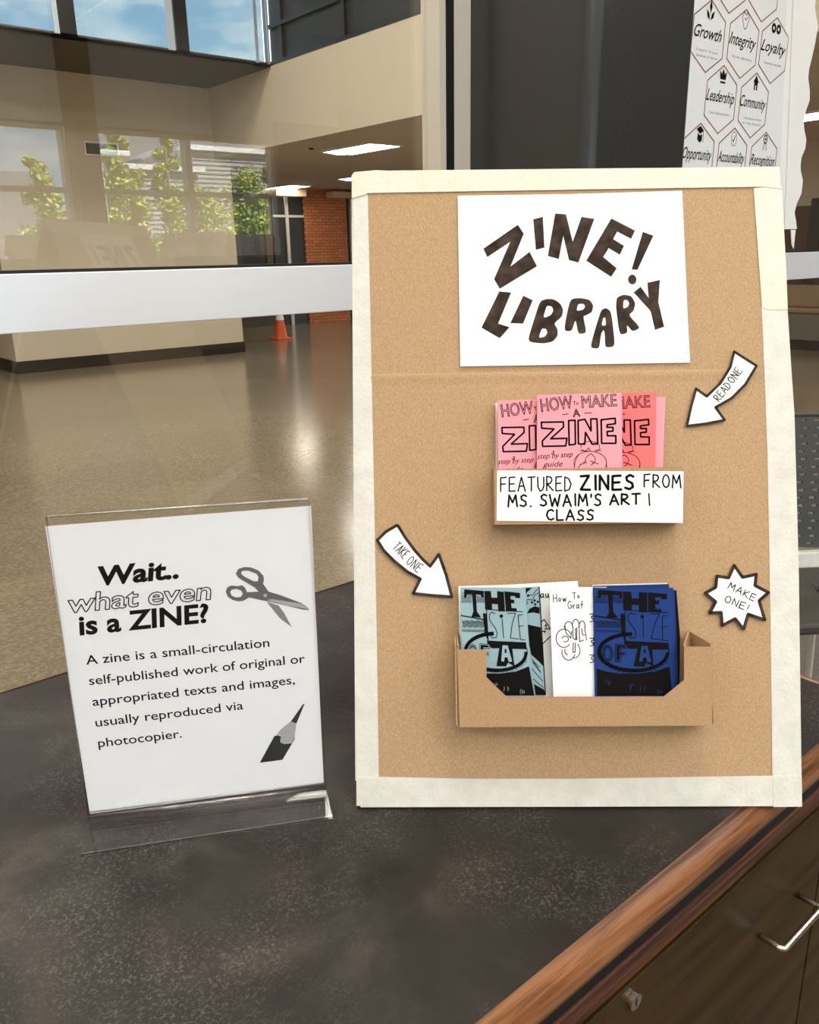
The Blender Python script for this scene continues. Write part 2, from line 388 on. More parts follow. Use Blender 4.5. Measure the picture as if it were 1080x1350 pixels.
# window wall behind the camera: windows 0.25..3.145 and 3.39..5.55, head at 2.81
struct('wall_back', M_white, (-5.0, 6.5, -6.2, -6.0, 2.81, 4.0), (-5.0, -2.6, -6.2, -6.0, 0, 2.81), (5.55, 6.5, -6.2, -6.0, 0, 2.81), (-2.6, 5.55, -6.2, -6.0, 0, .75))
struct('trim_1', M_soffit, (3.145, 3.39, -6.0, -5.75, 0, 4.0), label='dark square column between the reading room windows')
struct('trim_2', M_soffit, (-.35, -.1, -6.0, -5.75, 0, 4.0))
struct('trim_3', M_soffit, (5.55, 6.5, -5.998, -5.9, 0, 3.0))
wi = 1
for x0, x1 in ((-2.6, -.35), (-.1, 3.145), (3.39, 5.55)):
    o = empty('window_%d' % wi, ((x0+x1)/2, -6.1, .75), kind='structure'); wi += 1
    f = MB(); n = max(1, round((x1-x0)/1.07))
    for k in range(n+1):
        xx = x0+(x1-x0)*k/n; f.box(max(x0, xx-.035), min(x1, xx+.035), -6.14, -6.02, .75, 2.81)
    f.box(x0, x1, -6.13, -6.03, 2.17, 2.22).box(x0, x1, -6.13, -6.03, .75, .81).box(x0, x1, -6.13, -6.03, 2.76, 2.81)
    f.build('window_frame', M_alu, o)
# lobby shell
HC = 5.9
struct('ceiling_lobby', M_white, (-4.2, 6.62, GY+.1, 10.755, HC, HC+.15))
struct('sun_blocker', M_dark, (-4.2, 20, 10.9, 13.2, HC+.2, HC+.3))  # unseen slab added to keep sunbeams off the lobby floor
bpy.data.objects['sun_blocker'].name = 'roof'  # the same unseen sun-blocking slab
struct('wall_lobby_left', M_wall, (-4.2, -4.0, GY+.1, 20, 0, HC))
struct('wall_lobby_near', M_wall, (-4.0, 6.62, GY-.02, GY+.1, 4.0, HC), (6.5, 20, GY-.05, GY+.1, 0, HC))
struct('ceiling_corridor', M_ceilL, (6.741, 20, GY+.1, 20, 2.99, 3.1), (-4, 6.741, 12.651, 20, 2.99, 3.1), label='brown tiled ceiling of the low corridor')
struct('wall_return', M_wall, (6.62, 6.74, GY+.1, 12.533, 2.99, 3.985), label='long beige bulkhead running back along the corridor ceiling')
struct('wall_bulkhead', M_wall, (-4, 6.62, 12.533, 12.65, 2.99, 3.97))
struct('soffit', M_soffit, (-4, 6.62, 10.72, 12.533, 3.97, 4.02))
bpy.data.objects['soffit'].name = 'trim_4'; bpy.data.objects['trim_4']['label'] = 'dark brown soffit under the clerestory windows'
# clerestory: tinted panes between dark mullions
o = empty('window_4', (1.3, 10.755, 3.98), kind='structure'); o['label'] = 'clerestory windows showing blue sky above the lobby'
cx_ = [-2.76, -1.44, -.12, 1.20, 2.52, 3.92, 5.36, 6.60]
f = MB()
for i, c in enumerate(cx_):
    a = (.05, .05, .05, .05, .05, .115, .085, .012)[i]
    f.box(c-a, c+a, 10.72, 10.80, 3.98, HC)
f.box(-4, 6.62, 10.72, 10.80, 3.97, 4.0); f.build('window_frame', M_dark, o)
g = MB()
for c, d in ((3.80, .03), (5.20, .045), (6.42, .02), (6.60, .012)): g.box(c-d, c+d, 10.70, 10.718, 4.0, HC)
g.build('mullion', mat('pale_blue_grey_metal', (.42, .48, .55), .4), o)
for i, c in enumerate(cx_[:-1]): MB().box(c+.05, cx_[i+1]-.05, 10.755, 10.765, 4.0, HC).build('pane', M_tint, o)
# dark upper glazing above the return
o = empty('wall_upper', (6.66, 6, 3.985), kind='structure'); o['label'] = 'dark upper glazing band above the beige bulkhead'
MB().box(6.66, 6.74, GY+.1, 10.755, 3.985, HC).build('glazing', M_panel, o)
f = MB()
for k in range(7): f.box(6.62, 6.66, 2.0+k*1.4, 2.06+k*1.4, 3.985, HC)
f.box(6.61, 6.66, GY+.1, 10.755, 3.985, 4.03).box(6.61, 6.66, GY+.1, 10.755, 4.42, 4.47); f.build('frame', M_dark, o)
# pillar block
o = struct('wall_pillar', M_wall, (3.28, 6.88, 12.53, 14.4, 0, 2.99), label='big beige wall block standing on the polished lobby floor')
struct('baseboard_pillar', M_base, (3.265, 6.895, 12.515, 14.41, 0, .17))
# far storefront wall
struct('wall_far', M_dark, (-4, 11.1, 17.0, 17.2, 0, 2.99), (12.3, 20, 17.0, 17.2, 0, 2.99))
struct('wall_brick', M_brick, (11.1, 12.3, 16.92, 17.2, 0, 2.80), (11.1, 12.3, 16.95, 17.2, 2.80, 2.99), label='orange brick wall section at the end of the corridor')
struct('trim_5', M_wallw, (10.2, 10.98, 16.6, 16.9, 2.80, 2.95), (11.72, 13.2, 16.6, 16.9, 2.80, 2.93))
o = empty('door_1', (9.8, 16.98, 0), kind='structure'); o['label'] = 'brown framed glass door right of the beige wall block'
MB().box(9.0, 9.42, 16.93, 17, 0, 2.78).box(10.05, 10.22, 16.93, 17, 0, 2.78).box(9.42, 10.05, 16.93, 17, 2.60, 2.78).box(9.42, 10.05, 16.93, 17, 0, .25).build('door_frame', M_soffit, o)
MB().box(9.42, 10.05, 16.96, 16.98, .25, 2.60).build('pane', M_panel, o)
o = empty('window_5', (10.7, 16.98, 0), kind='structure')
MB().box(10.6, 10.68, 16.92, 17, 0, 2.8).box(10.28, 11.1, 16.93, 17, 2.37, 2.42).box(12.42, 12.5, 16.92, 17, 0, 2.8).box(12.5, 13.4, 16.93, 17, 2.30, 2.35).build('window_frame', M_alu, o)
MB().box(10.28, 10.6, 16.96, 16.98, 0, 2.8).box(10.68, 11.1, 16.96, 16.98, 0, 2.8).build('pane', M_panel, o)
# right corridor wall
struct('wall_corridor', M_wall, (13.25, 13.4, GY+.1, 12, 0, 2.99), label='beige corridor wall seen right of the cardboard board')
struct('baseboard_corridor', M_base, (13.2, 13.25, GY+.1, 12, 0, .15))
o = empty('door_2', (13.2, 6.6, 0), kind='structure'); o['label'] = 'brown wooden corridor door'
MB().box(13.2, 13.25, 5.95, 7.1, .16, 2.1).build('door_panel', M_apron, o)
MB().box(13.17, 13.25, 6.05, 6.22, .16, 2.2).build('door_frame', M_dark, o)
b_ = empty('reception_bench', (12.9, 5.5, 0), 'long grey and brown bench along the corridor wall right of the board', 'bench')
MB().box(12.75, 13.18, 3.2, 8.2, .15, .55).build('seat_base', mat('grey_bench_panel', (.16, .145, .12), .5), b_, .01)
MB().box(12.72, 13.18, 3.2, 8.2, .55, .62).build('seat_cushion', mat('brown_cushion', (.30, .20, .12), .6), b_, .02)
MB().box(12.95, 13.18, 3.2, 8.2, .62, .95).build('backrest', mat('brown_cushion', (.30, .20, .12), .6), b_, .03)
MB().box(12.80, 13.15, 3.25, 8.15, 0, .15).build('plinth', M_black, b_)

# sprinkler/vent/lights of the lobby
v_ = empty('wall_vent', (4.85, 12.50, 2.93), 'small louvred wall vent high on the beige block', 'vent')
MB().box(4.61, 5.10, 12.505, 12.528, 2.925, 2.945).box(4.61, 5.10, 12.505, 12.528, 3.09, 3.11).box(4.61, 4.63, 12.505, 12.528, 2.945, 3.09).box(5.08, 5.10, 12.505, 12.528, 2.945, 3.09).build('frame', M_trof, v_)
MB().box(4.63, 5.08, 12.522, 12.528, 2.945, 3.09).build('backing', M_black, v_)
for k in range(7): MB().box(4.63, 5.08, 12.508, 12.521, 2.953+k*.02, 2.961+k*.02).build('slat', mat('grey_slat', (.25, .23, .2), .5), v_)
def troffer(cx, cy, z, m, label, group, sx=.6, sy=1.2, lang=True):
    o = empty('ceiling_light', (cx, cy, z-.03), label, 'ceiling light', group)
    a, b = (sx/2, sy/2)
    MB().box(cx-a, cx+a, cy-b, cy-b+.03, z-.03, z-.001).box(cx-a, cx+a, cy+b-.03, cy+b, z-.03, z-.001).box(cx-a, cx-a+.03, cy-b+.03, cy+b-.03, z-.03, z-.001).box(cx+a-.03, cx+a, cy-b+.03, cy+b-.03, z-.03, z-.001).build('frame', M_trof, o)
    # gently bowed diffuser
    n = 8; vs = []; fs = []
    for i in range(n+1):
        x = cx-a+.03+(2*a-.06)*i/n; zz_ = z-.012-.03*math.sin(PI*i/n)
        vs += [(x, cy-b+.03, zz_), (x, cy+b-.03, zz_)]
    fs = [(2*i, 2*i+1, 2*i+3, 2*i+2) for i in range(n)]
    MB().add(vs, fs).build('diffuser', m, o)
    return o
troffer(7.77, 10.28, 2.99, M_emitL, 'lit ceiling panel nearest in the low corridor, above the board corner', None)
troffer(10.55, 13.8, 2.99, M_emitL, 'lit corridor ceiling panel partly hidden behind the top left board corner', None)
troffer(10.45, 16.7 - .1, 2.99, M_emitL, 'farthest lit corridor ceiling panel, in front of the dark doors', None, .6, 1.2)
troffer(10.5, 9.4, 2.99, M_emitL, 'lit corridor panel hidden behind the column', 'corridor lights out of view')
troffer(7.8, 5.2, 2.99, M_emitL, 'lit corridor panel hidden behind the column', 'corridor lights out of view')
troffer(10.5, 5.2, 2.99, M_emitL, 'lit corridor panel hidden behind the column', 'corridor lights out of view')
for x in (-2, 1, 4):
    for y in (3.4, 6.2, 9.0): troffer(x, y, HC, M_emitL, 'lit panel in the high lobby ceiling', 'high lobby ceiling lights', 1.2, 1.2)
for x in (-3.4, -1.3, .75, 2.8, 4.9):
    for y in ((-3.9, -1.9, .35) if x in (-3.4, .75, 4.9) else (-3.9, -1.9)): troffer(x, y, 4.0, M_emit, 'lit panel in the reading room ceiling', 'reading room ceiling lights')
# smoke detector speck
MB().tube([(7.2, 10.7, 2.97), (7.2, 10.7, 2.989)], .035, 12).build('sprinkler_cap', M_dark)
tag(bpy.data.objects['sprinkler_cap'], 'tiny dark sprinkler cap in the corridor ceiling', 'sprinkler')
# traffic cone
c_ = empty('traffic_cone', (8.5, 14.0, 0), 'orange traffic cone on the lobby floor just under the glass rail', 'cone')
M_or = mat('orange_plastic', (.75, .12, .03), .5)
MB().box(8.33, 8.67, 13.83, 14.17, 0, .03).build('base', M_or, c_, .008)
MB().tube([(8.5, 14, .03), (8.5, 14, .68)], .13, 20, True, .025).build('cone_body', M_or, c_, smooth=False)
MB().tube([(8.5, 14, .36), (8.5, 14, .48)], .082, 20, False, .063).build('reflective_band', M_paper, c_)

# ---------------------------------------------------------------- glass wall between the rooms
o = empty('window_6', (.8, GY, 0), kind='structure'); o['label'] = 'tall glazed wall between the reading room and the lobby'
XL = -4.9
MB().box(XL, 1.332, GY+.012, GY+.018, .02, 1.388).box(XL, 1.332, GY+.012, GY+.018, 1.4885, 3.98).build('pane', M_glass, o)
MB().box(1.45, 6.48, GY+.012, GY+.018, .02, 1.388).box(1.45, 6.48, GY+.012, GY+.018, 1.4885, 3.98).build('pane', M_glass, o)
MB().box(1.332, 1.350, GY-.03, GY+.03, 0, 3.98).build('mullion', M_alu, o)
MB().box(1.3505, 1.3725, GY-.032, GY+.025, 0, 3.98).build('gasket', M_black, o)
MB().box(1.373, 1.4245, GY-.03, GY+.03, 0, 3.98).build('mullion', M_alu, o)
MB().box(XL, 1.331, GY-.01, GY+.03, 1.388, 1.4830).build('rail', M_rail, o, .0015)
MB().box(1.79, 6.48, GY-.01, GY+.03, 1.388, 1.4830).build('rail', M_rail, o, .0015)
MB().box(XL, 1.331, GY-.006, GY+.026, 1.4832, 1.4884).build('gasket', M_black, o)
MB().box(1.79, 6.48, GY-.006, GY+.026, 1.4832, 1.4884).build('gasket', M_black, o)
MB().box(XL, 1.331, GY-.02, GY+.04, 0, .02).build('sill', M_alu, o)
# charcoal column with rounded arrises
fr = Frame((1.603, 1.315, 0), (1, 0, 0), (0, 1, 0))
pl = []; rx, ry, rr = .178, .1825, .030
for cx1, cy1, a0 in ((rx-rr, ry-rr, 0), (-rx+rr, ry-rr, 90), (-rx+rr, -ry+rr, 180), (rx-rr, -ry+rr, 270)):
    for k in range(19):
        a = math.radians(a0+k*5); pl.append((cx1+rr*math.cos(a), cy1+rr*math.sin(a)))
ob = MB().prism(fr, pl, 0, 3.99).build('trim_6', M_col); ob['kind'] = 'structure'; ob['label'] = 'charcoal painted steel column behind the board'

# ================================================================== OUTSIDE (seen mirrored in the glass)
def mir(x, y, Wd):   # survey of mirrored things: sight line to the virtual plane y=Wd, folded back across the glass
    f = Frame((0, Wd, 0), (1, 0, 0), (0, 0, 1)); u, v = f.px(x, y); return (u, 3.0-Wd, v)
struct('ground', mat('lawn', (.10, .16, .05), .95, noise=(.8, 1, (.16, .17, .11))), (-40, 60, -60, -6.2, -.12, -.02))
M_side = mat('grey_siding', (.42, .43, .46), .6)
M_bld = mat('grey_facade', (.20, .20, .23), .8)
M_roofw = mat('white_fascia', (.75, .76, .78), .6)
M_leaf = mat('spring_leaves', (.30, .40, .07), .6, noise=(3, 1, (.50, .55, .14)))
M_bark = mat('pale_bark', (.25, .22, .18), .8)
def siding(name, x0, x1, y, h, label, fascia=True, slope=0, m=M_side, depth=5):
    o = empty(name, ((x0+x1)/2, y, 0), label, 'building')
    MB().box(x0, x1, y-depth, y, 0, h).build('wall', m, o)
    if m is M_side:
        n = int((h-1.6)/.15)
        s = MB()
        for k in range(n): s.box(x0, x1, y+.005, y+.05, h-.15-k*.15, h-.15-k*.15+.085)
        s.build('cladding', M_side, o)['kind'] = 'stuff'
    if fascia: MB().box(x0-.2, x1+.2, y-depth-.2, y+.25, h, h+.16).build('roof', M_roofw, o)
    return o
siding('building', 11.3, 13.9, -24.6, 4.3, 'light grey clad building with white roof edge mirrored in the glass, left one')
siding('building', 14.2, 22.5, -26.2, 5.2, 'light grey clad building with white roof edge mirrored in the glass, right one')
siding('building', -2, 10.9, -30, 4.6, 'low grey facade mirrored left in the glass', False, m=M_bld)
siding('building', 14.3, 34, -34, 6.8, 'tall dull grey facade behind the clad buildings in the reflection', False, m=M_bld)
def tree(x, y, h, w_, label, seed, z0=.9):
    rnd = random.Random(seed)
    o = empty('young_tree', (x, y, 0), label, 'tree')
    MB().tube([(x, y, 0), (x+.03, y, h*.5), (x, y+.02, h*.93)], .06, 8, True, .02).build('trunk', M_bark, o)
    bs = MB(); vs = []; fs = []
    blobs = []
    for k in range(20):
        t = k/19; zc = z0+(h-z0)*(.06+.90*t); r = w_/2*(.75+.6*math.sin(PI*min(1, .18+t*.85)))*(1-.35*t)
        a = rnd.uniform(0, 2*PI); c = (x+math.cos(a)*r*.75, y+math.sin(a)*r*.6, zc)
        blobs.append((c, r*rnd.uniform(.4, .65))); bs.tube([(x, y, zc-.35*w_), c], .018, 5, True, .006)
    bs.build('branch', M_bark, o)
    for k in range(5200):
        c, r = rnd.choice(blobs); d = Vector((rnd.gauss(0, 1), rnd.gauss(0, 1), rnd.gauss(0, 1))).normalized()*r*1.45*rnd.random()**.75
        p = Vector(c)+d; s = rnd.uniform(.035, .07)
        a = Vector((rnd.gauss(0, 1), rnd.gauss(0, 1), rnd.gauss(0, .6))).normalized(); b2 = a.cross(Vector((rnd.gauss(0, 1), rnd.gauss(0, 1), 1))).normalized()
        i = len(vs); vs += [tuple(p-a*s), tuple(p+b2*s*.6), tuple(p+a*s), tuple(p-b2*s*.6)]; fs.append((i, i+1, i+2, i+3))
    MB().add(vs, fs).build('foliage', M_leaf, o)['kind'] = 'stuff'
for px_, top, wpx, Wd, lab, sd_ in ((46, 205, 44, 17, 'young leafy tree mirrored farthest left in the glass', 1), (152, 168, 40, 17, 'tall young tree mirrored beside the wall vent', 2),
                                    (176, 225, 44, 23.5, 'bushy tree mirrored in front of the clad building', 3), (216, 175, 30, 17, 'slim young tree mirrored left of the mullion', 4),
                                    (262, 250, 52, 20.5, 'low bushy tree mirrored right of the mullion', 5), (322, 225, 62, 23, 'tree mirrored above the corridor door', 6), (360, 190, 26, 18, 'slim tree mirrored at the right window jamb', 7), (330, 255, 40, 17, 'tree mirrored in the corridor door', 8)):
    x, y, h = mir(px_, top, Wd); xl = mir(px_-wpx/2, 250, Wd)[0]; xr = mir(px_+wpx/2, 250, Wd)[0]
    tree(x, y, h, (xr-xl)*1.15, lab, sd_)
o = empty('street_lamp', mir(131, 240, 16)[:2]+(0,), 'white street lamp with a box head mirrored beside the vent', 'street lamp')
x, y, z = mir(131, 205, 16)
MB().tube([(x, y, 0), (x, y, z)], .045, 10).build('pole', M_roofw, o); MB().box(x-.08, x+.55, y-.12, y+.12, z, z+.1).build('lamp_head', M_roofw, o, .02)

# bookcases under the windows, seen mirrored
M_shelf = oak('bookcase_oak', (.10, .05, .02), (.18, .09, .04), (.24, .13, .06), .5, (2, 30, 30))
bookc = [(.75, .70, .62), (.55, .18, .12), (.8, .78, .74), (.35, .36, .4), (.62, .5, .36), (.85, .84, .8)]
M_books = [mat('book_cover_%d' % i, c, .6) for i, c in enumerate(bookc)]
for bi, (x0, x1, lab) in enumerate(((1.6, 3.0, 'oak bookcase under the windows mirrored left of the reflected board'), (3.9, 5.3, 'oak bookcase under the windows mirrored right of the reflected board'))):
    o = empty('bookcase', ((x0+x1)/2, -5.5, 0), lab, 'bookcase')
    for nm, bx in (('side_panel', (x0, x0+.03, -5.74, -5.40, 0, 1.5)), ('side_panel', (x1-.03, x1, -5.74, -5.40, 0, 1.5)), ('back_panel', (x0+.03, x1-.03, -5.74, -5.72, 0, 1.5)),
                   ('shelf', (x0+.03, x1-.03, -5.72, -5.40, .1, .13)), ('shelf', (x0+.03, x1-.03, -5.72, -5.40, .55, .58)), ('shelf', (x0+.03, x1-.03, -5.72, -5.40, 1.02, 1.05)), ('top_board', (x0-.01, x1+.01, -5.75, -5.38, 1.5, 1.53))):
        MB().box(*bx).build(nm, M_shelf, o)
    k = 0
    for st in range(4):
        z = 1.532; xx = x0+.18+st*.34
        for j in range(6):
            h = random.uniform(.03, .048); wd = random.uniform(.1, .14)
            tag(MB().box(xx-wd, xx+wd, -5.70, -5.46, z, z+h).build('book', M_books[(k*5+j) % 6], None, .003), 'book lying in the stacks on the %s bookcase top, mirrored in the glass' % ('left', 'right')[bi], 'book', 'books stacked on the %s bookcase' % ('left', 'right')[bi])
            z += h+.0005; k += 1

# ================================================================== COUNTER
CT = .87
o = empty('counter_top', (-.2, .85, CT-.035), 'dark slate laminate counter top with rounded oak edging', 'counter')
MB().box(-1.8, 1.178, .387, 1.27, CT-.035, CT).build('laminate_top', M_lam, o)
def nosing(axis, a0, a1, inner, outer, zt, th):
    """bullnose: profile across (inner->outer), extruded along axis"""
    W_ = abs(outer-inner); sg = 1 if outer > inner else -1; prof = [(0, zt), (W_*.1, zt)]
    R = th*.48
    cx1 = W_-R
    prof = [(0, zt-th), (0, zt)]+[(cx1+R*math.cos(math.radians(a)), zt-R+R*math.sin(math.radians(a))) for a in range(90, -1, -15)]+[(cx1+R*math.cos(math.radians(a)), zt-th+R+R*math.sin(math.radians(a))) for a in range(0, -91, -15)]
    n = len(prof); vs = []
    for t_ in (a0, a1):
        for q, z in prof: vs.append((t_, inner+sg*q, z) if axis == 'x' else (inner+sg*q, t_, z))
    fs = [(i, (i+1) % n, (i+1) % n+n, i+n) for i in range(n)]+[tuple(range(n)), tuple(reversed(range(n, 2*n)))]
    m = MB().add(vs, fs); return m
def fixn(ob):
    bm = bmesh.new(); bm.from_mesh(ob.data); bmesh.ops.recalc_face_normals(bm, faces=bm.faces); bm.to_mesh(ob.data); bm.free()
    for p in ob.data.polygons: p.use_smooth = len(p.vertices) == 4 and p.area > .0
    return ob
e_ = fixn(nosing('x', -1.8, 1.2, .387, .3625, CT+.001, .034).build('edging', M_oak, o))
e_ = fixn(nosing('x', -1.8, 1.2, 1.27, 1.287, CT+.001, .036).build('edging', M_oak, o))
e_ = fixn(nosing('y', .387, 1.27, 1.178, 1.20, CT+.001, .036).build('edging', M_oaky, o))
# cabinet below
o = empty('desk_cabinet', (-.2, .8, 0), 'dark brown desk cabinet with a wire drawer pull under the counter', 'cabinet')
MB().box(-1.75, 1.17, .40, 1.24, .08, .793).build('carcass', M_veneer, o)
MB().box(-1.75, 1.17, .386, 1.24, .7932, .8345).build('shadow_gap', M_black, o)  # black block stands in for the shade in the gap under the nosing
MB().box(-1.75, 1.17, .383, .3995, .764, .793).build('apron', M_apron, o, .001)
MB().box(-1.70, 1.12, .45, 1.2, 0, .08).build('plinth', M_black, o)
YF = .3795
d1 = MB().box(.13, 1.071, YF, .3990, .28, .7615).build('drawer', M_veneer, o, .0015)
d2 = MB().box(1.076, 1.17, YF, .3990, .10, .7615).build('drawer', M_veneer, o, .0015)
d3 = MB().box(-.80, .125, YF, .3990, .28, .7615).build('drawer', M_veneer, o, .0015)
d4 = MB().box(.13, 1.071, YF, .3990, .085, .275).build('drawer', M_veneer, o, .0015)
M_chr = mat('brushed_nickel', (.78, .72, .62), .22, 1.0)
def pull(x0, x1, z, parent):
    r_ = .008; yy = YF-.034
    pts = [(x0, YF-.001, z)]+[(x0+r_*(1-math.cos(a)), yy+r_-r_*math.sin(a), z) for a in [PI/12*k for k in range(7)]]+[(x1-r_*(1-math.cos(a)), yy+r_-r_*math.sin(a), z) for a in [PI/2-PI/12*k for k in range(7)]]+[(x1, YF-.001, z)]
    MB().tube(pts, .0042, 12).build('handle', M_chr, parent, smooth=True)
pull(.897, 1.004, .6395, d1); pull(-.5, -.393, .6395, d3)
lk = MB().tube([(.61, YF-.006, .74), (.61, YF-.0005, .74)], .0095, 24).build('lock', M_chr, d1)
MB().box(.6095, .6105, YF-.0065, YF-.0059, .735, .745).build('lock', M_black, d1)

# ================================================================== ZINE BOARD (A-frame)
a21 = math.radians(21)
BE = np.array([0.75224262, -0.65888621, 0]); BB = np.cross([0, 0, 1], BE); BU = np.array([0, 0, 1])*math.cos(a21)+BB*math.sin(a21)
BO = np.array([.4795, .6868, CT+.0033])
F = Frame(BO, BE, BU)            # w=0 is the front face of the board
board = empty('cardboard_display', BO+BE*.265+BB*.2, 'brown cardboard A-frame stand board edged with cream masking tape', 'display board')
BW, BH = .526, .776
outl = [(0, 0), (.5257, 0), (.5325, .27), (.5345, .47), (.5325, .657), (.529, .774), (.0, .776)]
MB().prism(F, outl, -.005, -.0004).build('front_panel', M_card, board)
# shallow score line across the panel
cr_ = [F.pt(u, v, w_) for u, dv in ((.0215, 0), (.4985, -.0015)) for v, w_ in ((.508+dv, -.0004), (.5165+dv, .0004), (.5195+dv, .0003), (.5225+dv, -.0004))]
MB().add(cr_, [(0, 4, 5, 1), (1, 5, 6, 2), (2, 6, 7, 3), (0, 1, 2, 3), (7, 6, 5, 4), (0, 3, 7, 4)]).build('crease', M_card, board)
# back leaf of the A-frame
BU2 = np.array([0, 0, 1])*math.cos(a21)-BB*math.sin(a21)
topc = F.pt(0, BH, -.006)
F2o = topc-BU2*0+BE*0
FB = Frame(F2o+BE*BW+BB*.001, -BE, np.array([0, 0, 1])*math.cos(a21)-BB*math.sin(a21))
lenb = (FB.O[2]-CT-.0045)/math.cos(a21)
MB().prism(FB, [(0, -lenb), (BW, -lenb), (BW, 0), (0, 0)], -.0045, 0).build('back_panel', M_card, board)
# tape: strips follow the photograph's edges
def tapes(name, m, pts, w0=-.0003, w1=.0003): return MB().prism(F, [F.px(*p) for p in pts], w0, w1).build(name, m, board)
def uvs(*pts): return [F.px(*p) for p in pts]
tapes('tape', M_tape2, [(465.5, 258), (485, 257), (488, 400), (493, 640), (497, 850), (499.5, 1024), (470, 1024.5), (467.2, 700), (465.3, 500)])
tapes('tape', M_tape, [(993.5, 248.5), (1030.3, 245), (1036, 345), (1038.5, 408), (1010, 408.5), (1004.5, 404)], .0003, .0008)
tapes('tape', M_tape2, [(1004, 404), (1038.5, 408), (1043, 480), (1047.5, 545), (1050.5, 650), (1053.3, 760), (1056.8, 1022), (1018.5, 1025), (1016, 820), (1012, 600), (1006, 440)])
tapes('tape', M_tape, [(464.5, 262), (463.8, 232), (467, 227.5), (495, 225), (512, 225.6), (800, 222.6), (1027.5, 220.5), (1028.5, 246), (1031.5, 249.5), (1005, 246.8), (900, 248.3), (700, 251.5), (484, 255), (484, 256.5)], .0008, .0013)
tapes('tape', M_tape2, [(470, 1024), (499.5, 1024), (620, 1026.5), (760, 1026.5), (950, 1023.5), (1018.5, 1022.5), (1056.8, 1021.5), (1057.3, 1062.5), (475.5, 1064), (475.3, 1062), (470.2, 1061.5)], .0003, .0009)
# faint overlap doubled at the corners
tapes('tape', M_tape2, [(470.5, 1025), (499, 1025.5), (499.3, 1060), (470.6, 1060)], .0010, .0014)
tapes('tape', M_tape2, [(1019, 1024), (1056.5, 1023), (1057, 1063), (1019.5, 1063.5)], .0010, .0014)
# tape folded round the board's left and right edges and on the back leaf
MB().prism(F, [(-.0009, .03), (.0001, .03), (.0001, .775), (-.0009, .775)], -.006, .0002).build('tape', M_tape2, board)
MB().prism(FB, [(0, -.03), (BW, -.03), (BW, 0), (0, 0)], .0002, .0008).build('tape', M_tape, board)
MB().prism(FB, [(.03, -lenb), (BW-.03, -lenb), (BW-.03, -lenb+.035), (.03, -lenb+.035)], .0002, .0007).build('tape', M_tape2, board)

rs = empty('title_sheet', FB.pt(BW/2, -.24, .001), 'white sheet on the rear face of the board, seen only mirrored in the glass', 'poster')
MB().prism(FB, [(.125, -.245), (.40, -.245), (.40, -.03), (.125, -.03)], .0009, .0014).build('sheet', M_paper, rs)
pr = Print(FB, .0017); hand(pr, 'ZINE!', (.155, -.125), (.37, -.125), .06, .011); hand(pr, 'LIBRARY', (.15, -.21), (.375, -.21), .045, .010)
pr.build('lettering', M_marker, rs)
def zf(k, ox, oy):
    return lambda pts: [(ox+x/k, oy+y/k) for x, y in pts]
def uvw(fr, w):
    return lambda pts: [fr.px(x, y, w) for x, y in pts]

# title sheet with marker lettering
W1 = .0022
t_ = empty('title_sheet', F.pt(*F.px(755, 480), .001), 'white landscape sheet hand lettered ZINE! LIBRARY in dark marker at the board top', 'poster')
def sheetpoly(fr, pts, w0, w1): return MB().prism(fr, [fr.px(*p, w1) for p in pts], w0, w1)
sheetpoly(F, [(607, 483), (910, 478), (907, 420), (899.5, 251.5), (750, 256), (603.5, 258)], .0014, .0020).build('sheet', M_paper, t_)
q = zf(3.375, 600, 250); pr = Print(F, W1); U = uvw(F, W1)
LET = [
 ([(126, 263), (280, 156), (306, 196), (247, 342), (332, 277), (365, 341), (199, 441), (174, 398), (246, 232), (144, 300)],),
 ([(348, 132), (391, 121), (398, 258), (360, 268)],),
 ([(446, 106), (494, 110), (524, 232), (563, 121), (620, 130), (549, 325), (507, 313), (482, 205), (462, 309), (413, 295)],),
 ([(696, 128), (801, 182), (784, 219), (722, 186), (704, 220), (752, 250), (734, 290), (684, 260), (660, 300), (720, 350), (695, 388), (584, 316)],),
 ([(836, 188), (883, 205), (812, 357), (786, 355)],),
 ([(197, 453), (250, 458), (192, 596), (243, 612), (199, 661), (118, 614)],),
 ([(304, 472), (346, 492), (303, 596), (246, 594)],),
 ([(378, 496), (408, 486), (440, 487), (470, 508), (482, 535), (476, 565), (440, 596), (458, 622), (456, 652), (436, 676), (395, 685), (322, 677), (345, 600)], [(408, 515), (392, 572), (425, 560), (438, 540), (432, 520)], [(386, 618), (372, 660), (400, 655), (412, 636), (404, 618)]),
 ([(512, 486), (560, 482), (600, 490), (616, 515), (610, 545), (582, 560), (570, 562), (586, 638), (548, 643), (537, 575), (520, 630), (483, 628)], [(548, 508), (540, 540), (570, 535), (580, 520), (572, 508)]),
 ([(650, 535), (672, 526), (692, 540), (700, 580), (713, 698), (668, 703), (667, 640), (662, 622), (650, 640), (642, 708), (602, 704), (618, 640)], [(660, 568), (652, 605), (672, 605), (670, 570)]),
 ([(720, 480), (750, 467), (785, 473), (803, 505), (795, 540), (772, 558), (826, 615), (790, 632), (764, 600), (768, 638), (732, 647), (716, 520)], [(750, 492), (748, 530), (770, 522), (776, 505), (766, 490)]),
 ([(795, 457), (826, 432), (862, 482), (856, 414), (912, 402), (905, 500), (931, 610), (890, 624), (872, 545), (866, 535)],),
]
def soften(p, k=.17):
    out = []
    for i in range(len(p)):
        a, b_ = p[i], p[(i+1) % len(p)]; out += [(a[0]+(b_[0]-a[0])*k, a[1]+(b_[1]-a[1])*k), (a[0]+(b_[0]-a[0])*(1-k), a[1]+(b_[1]-a[1])*(1-k))]
    return out
for i_, L_ in enumerate(LET): pr.poly(*[U(q(soften(soften(l), .22) if 7 <= i_ <= 10 else l)) for l in L_])
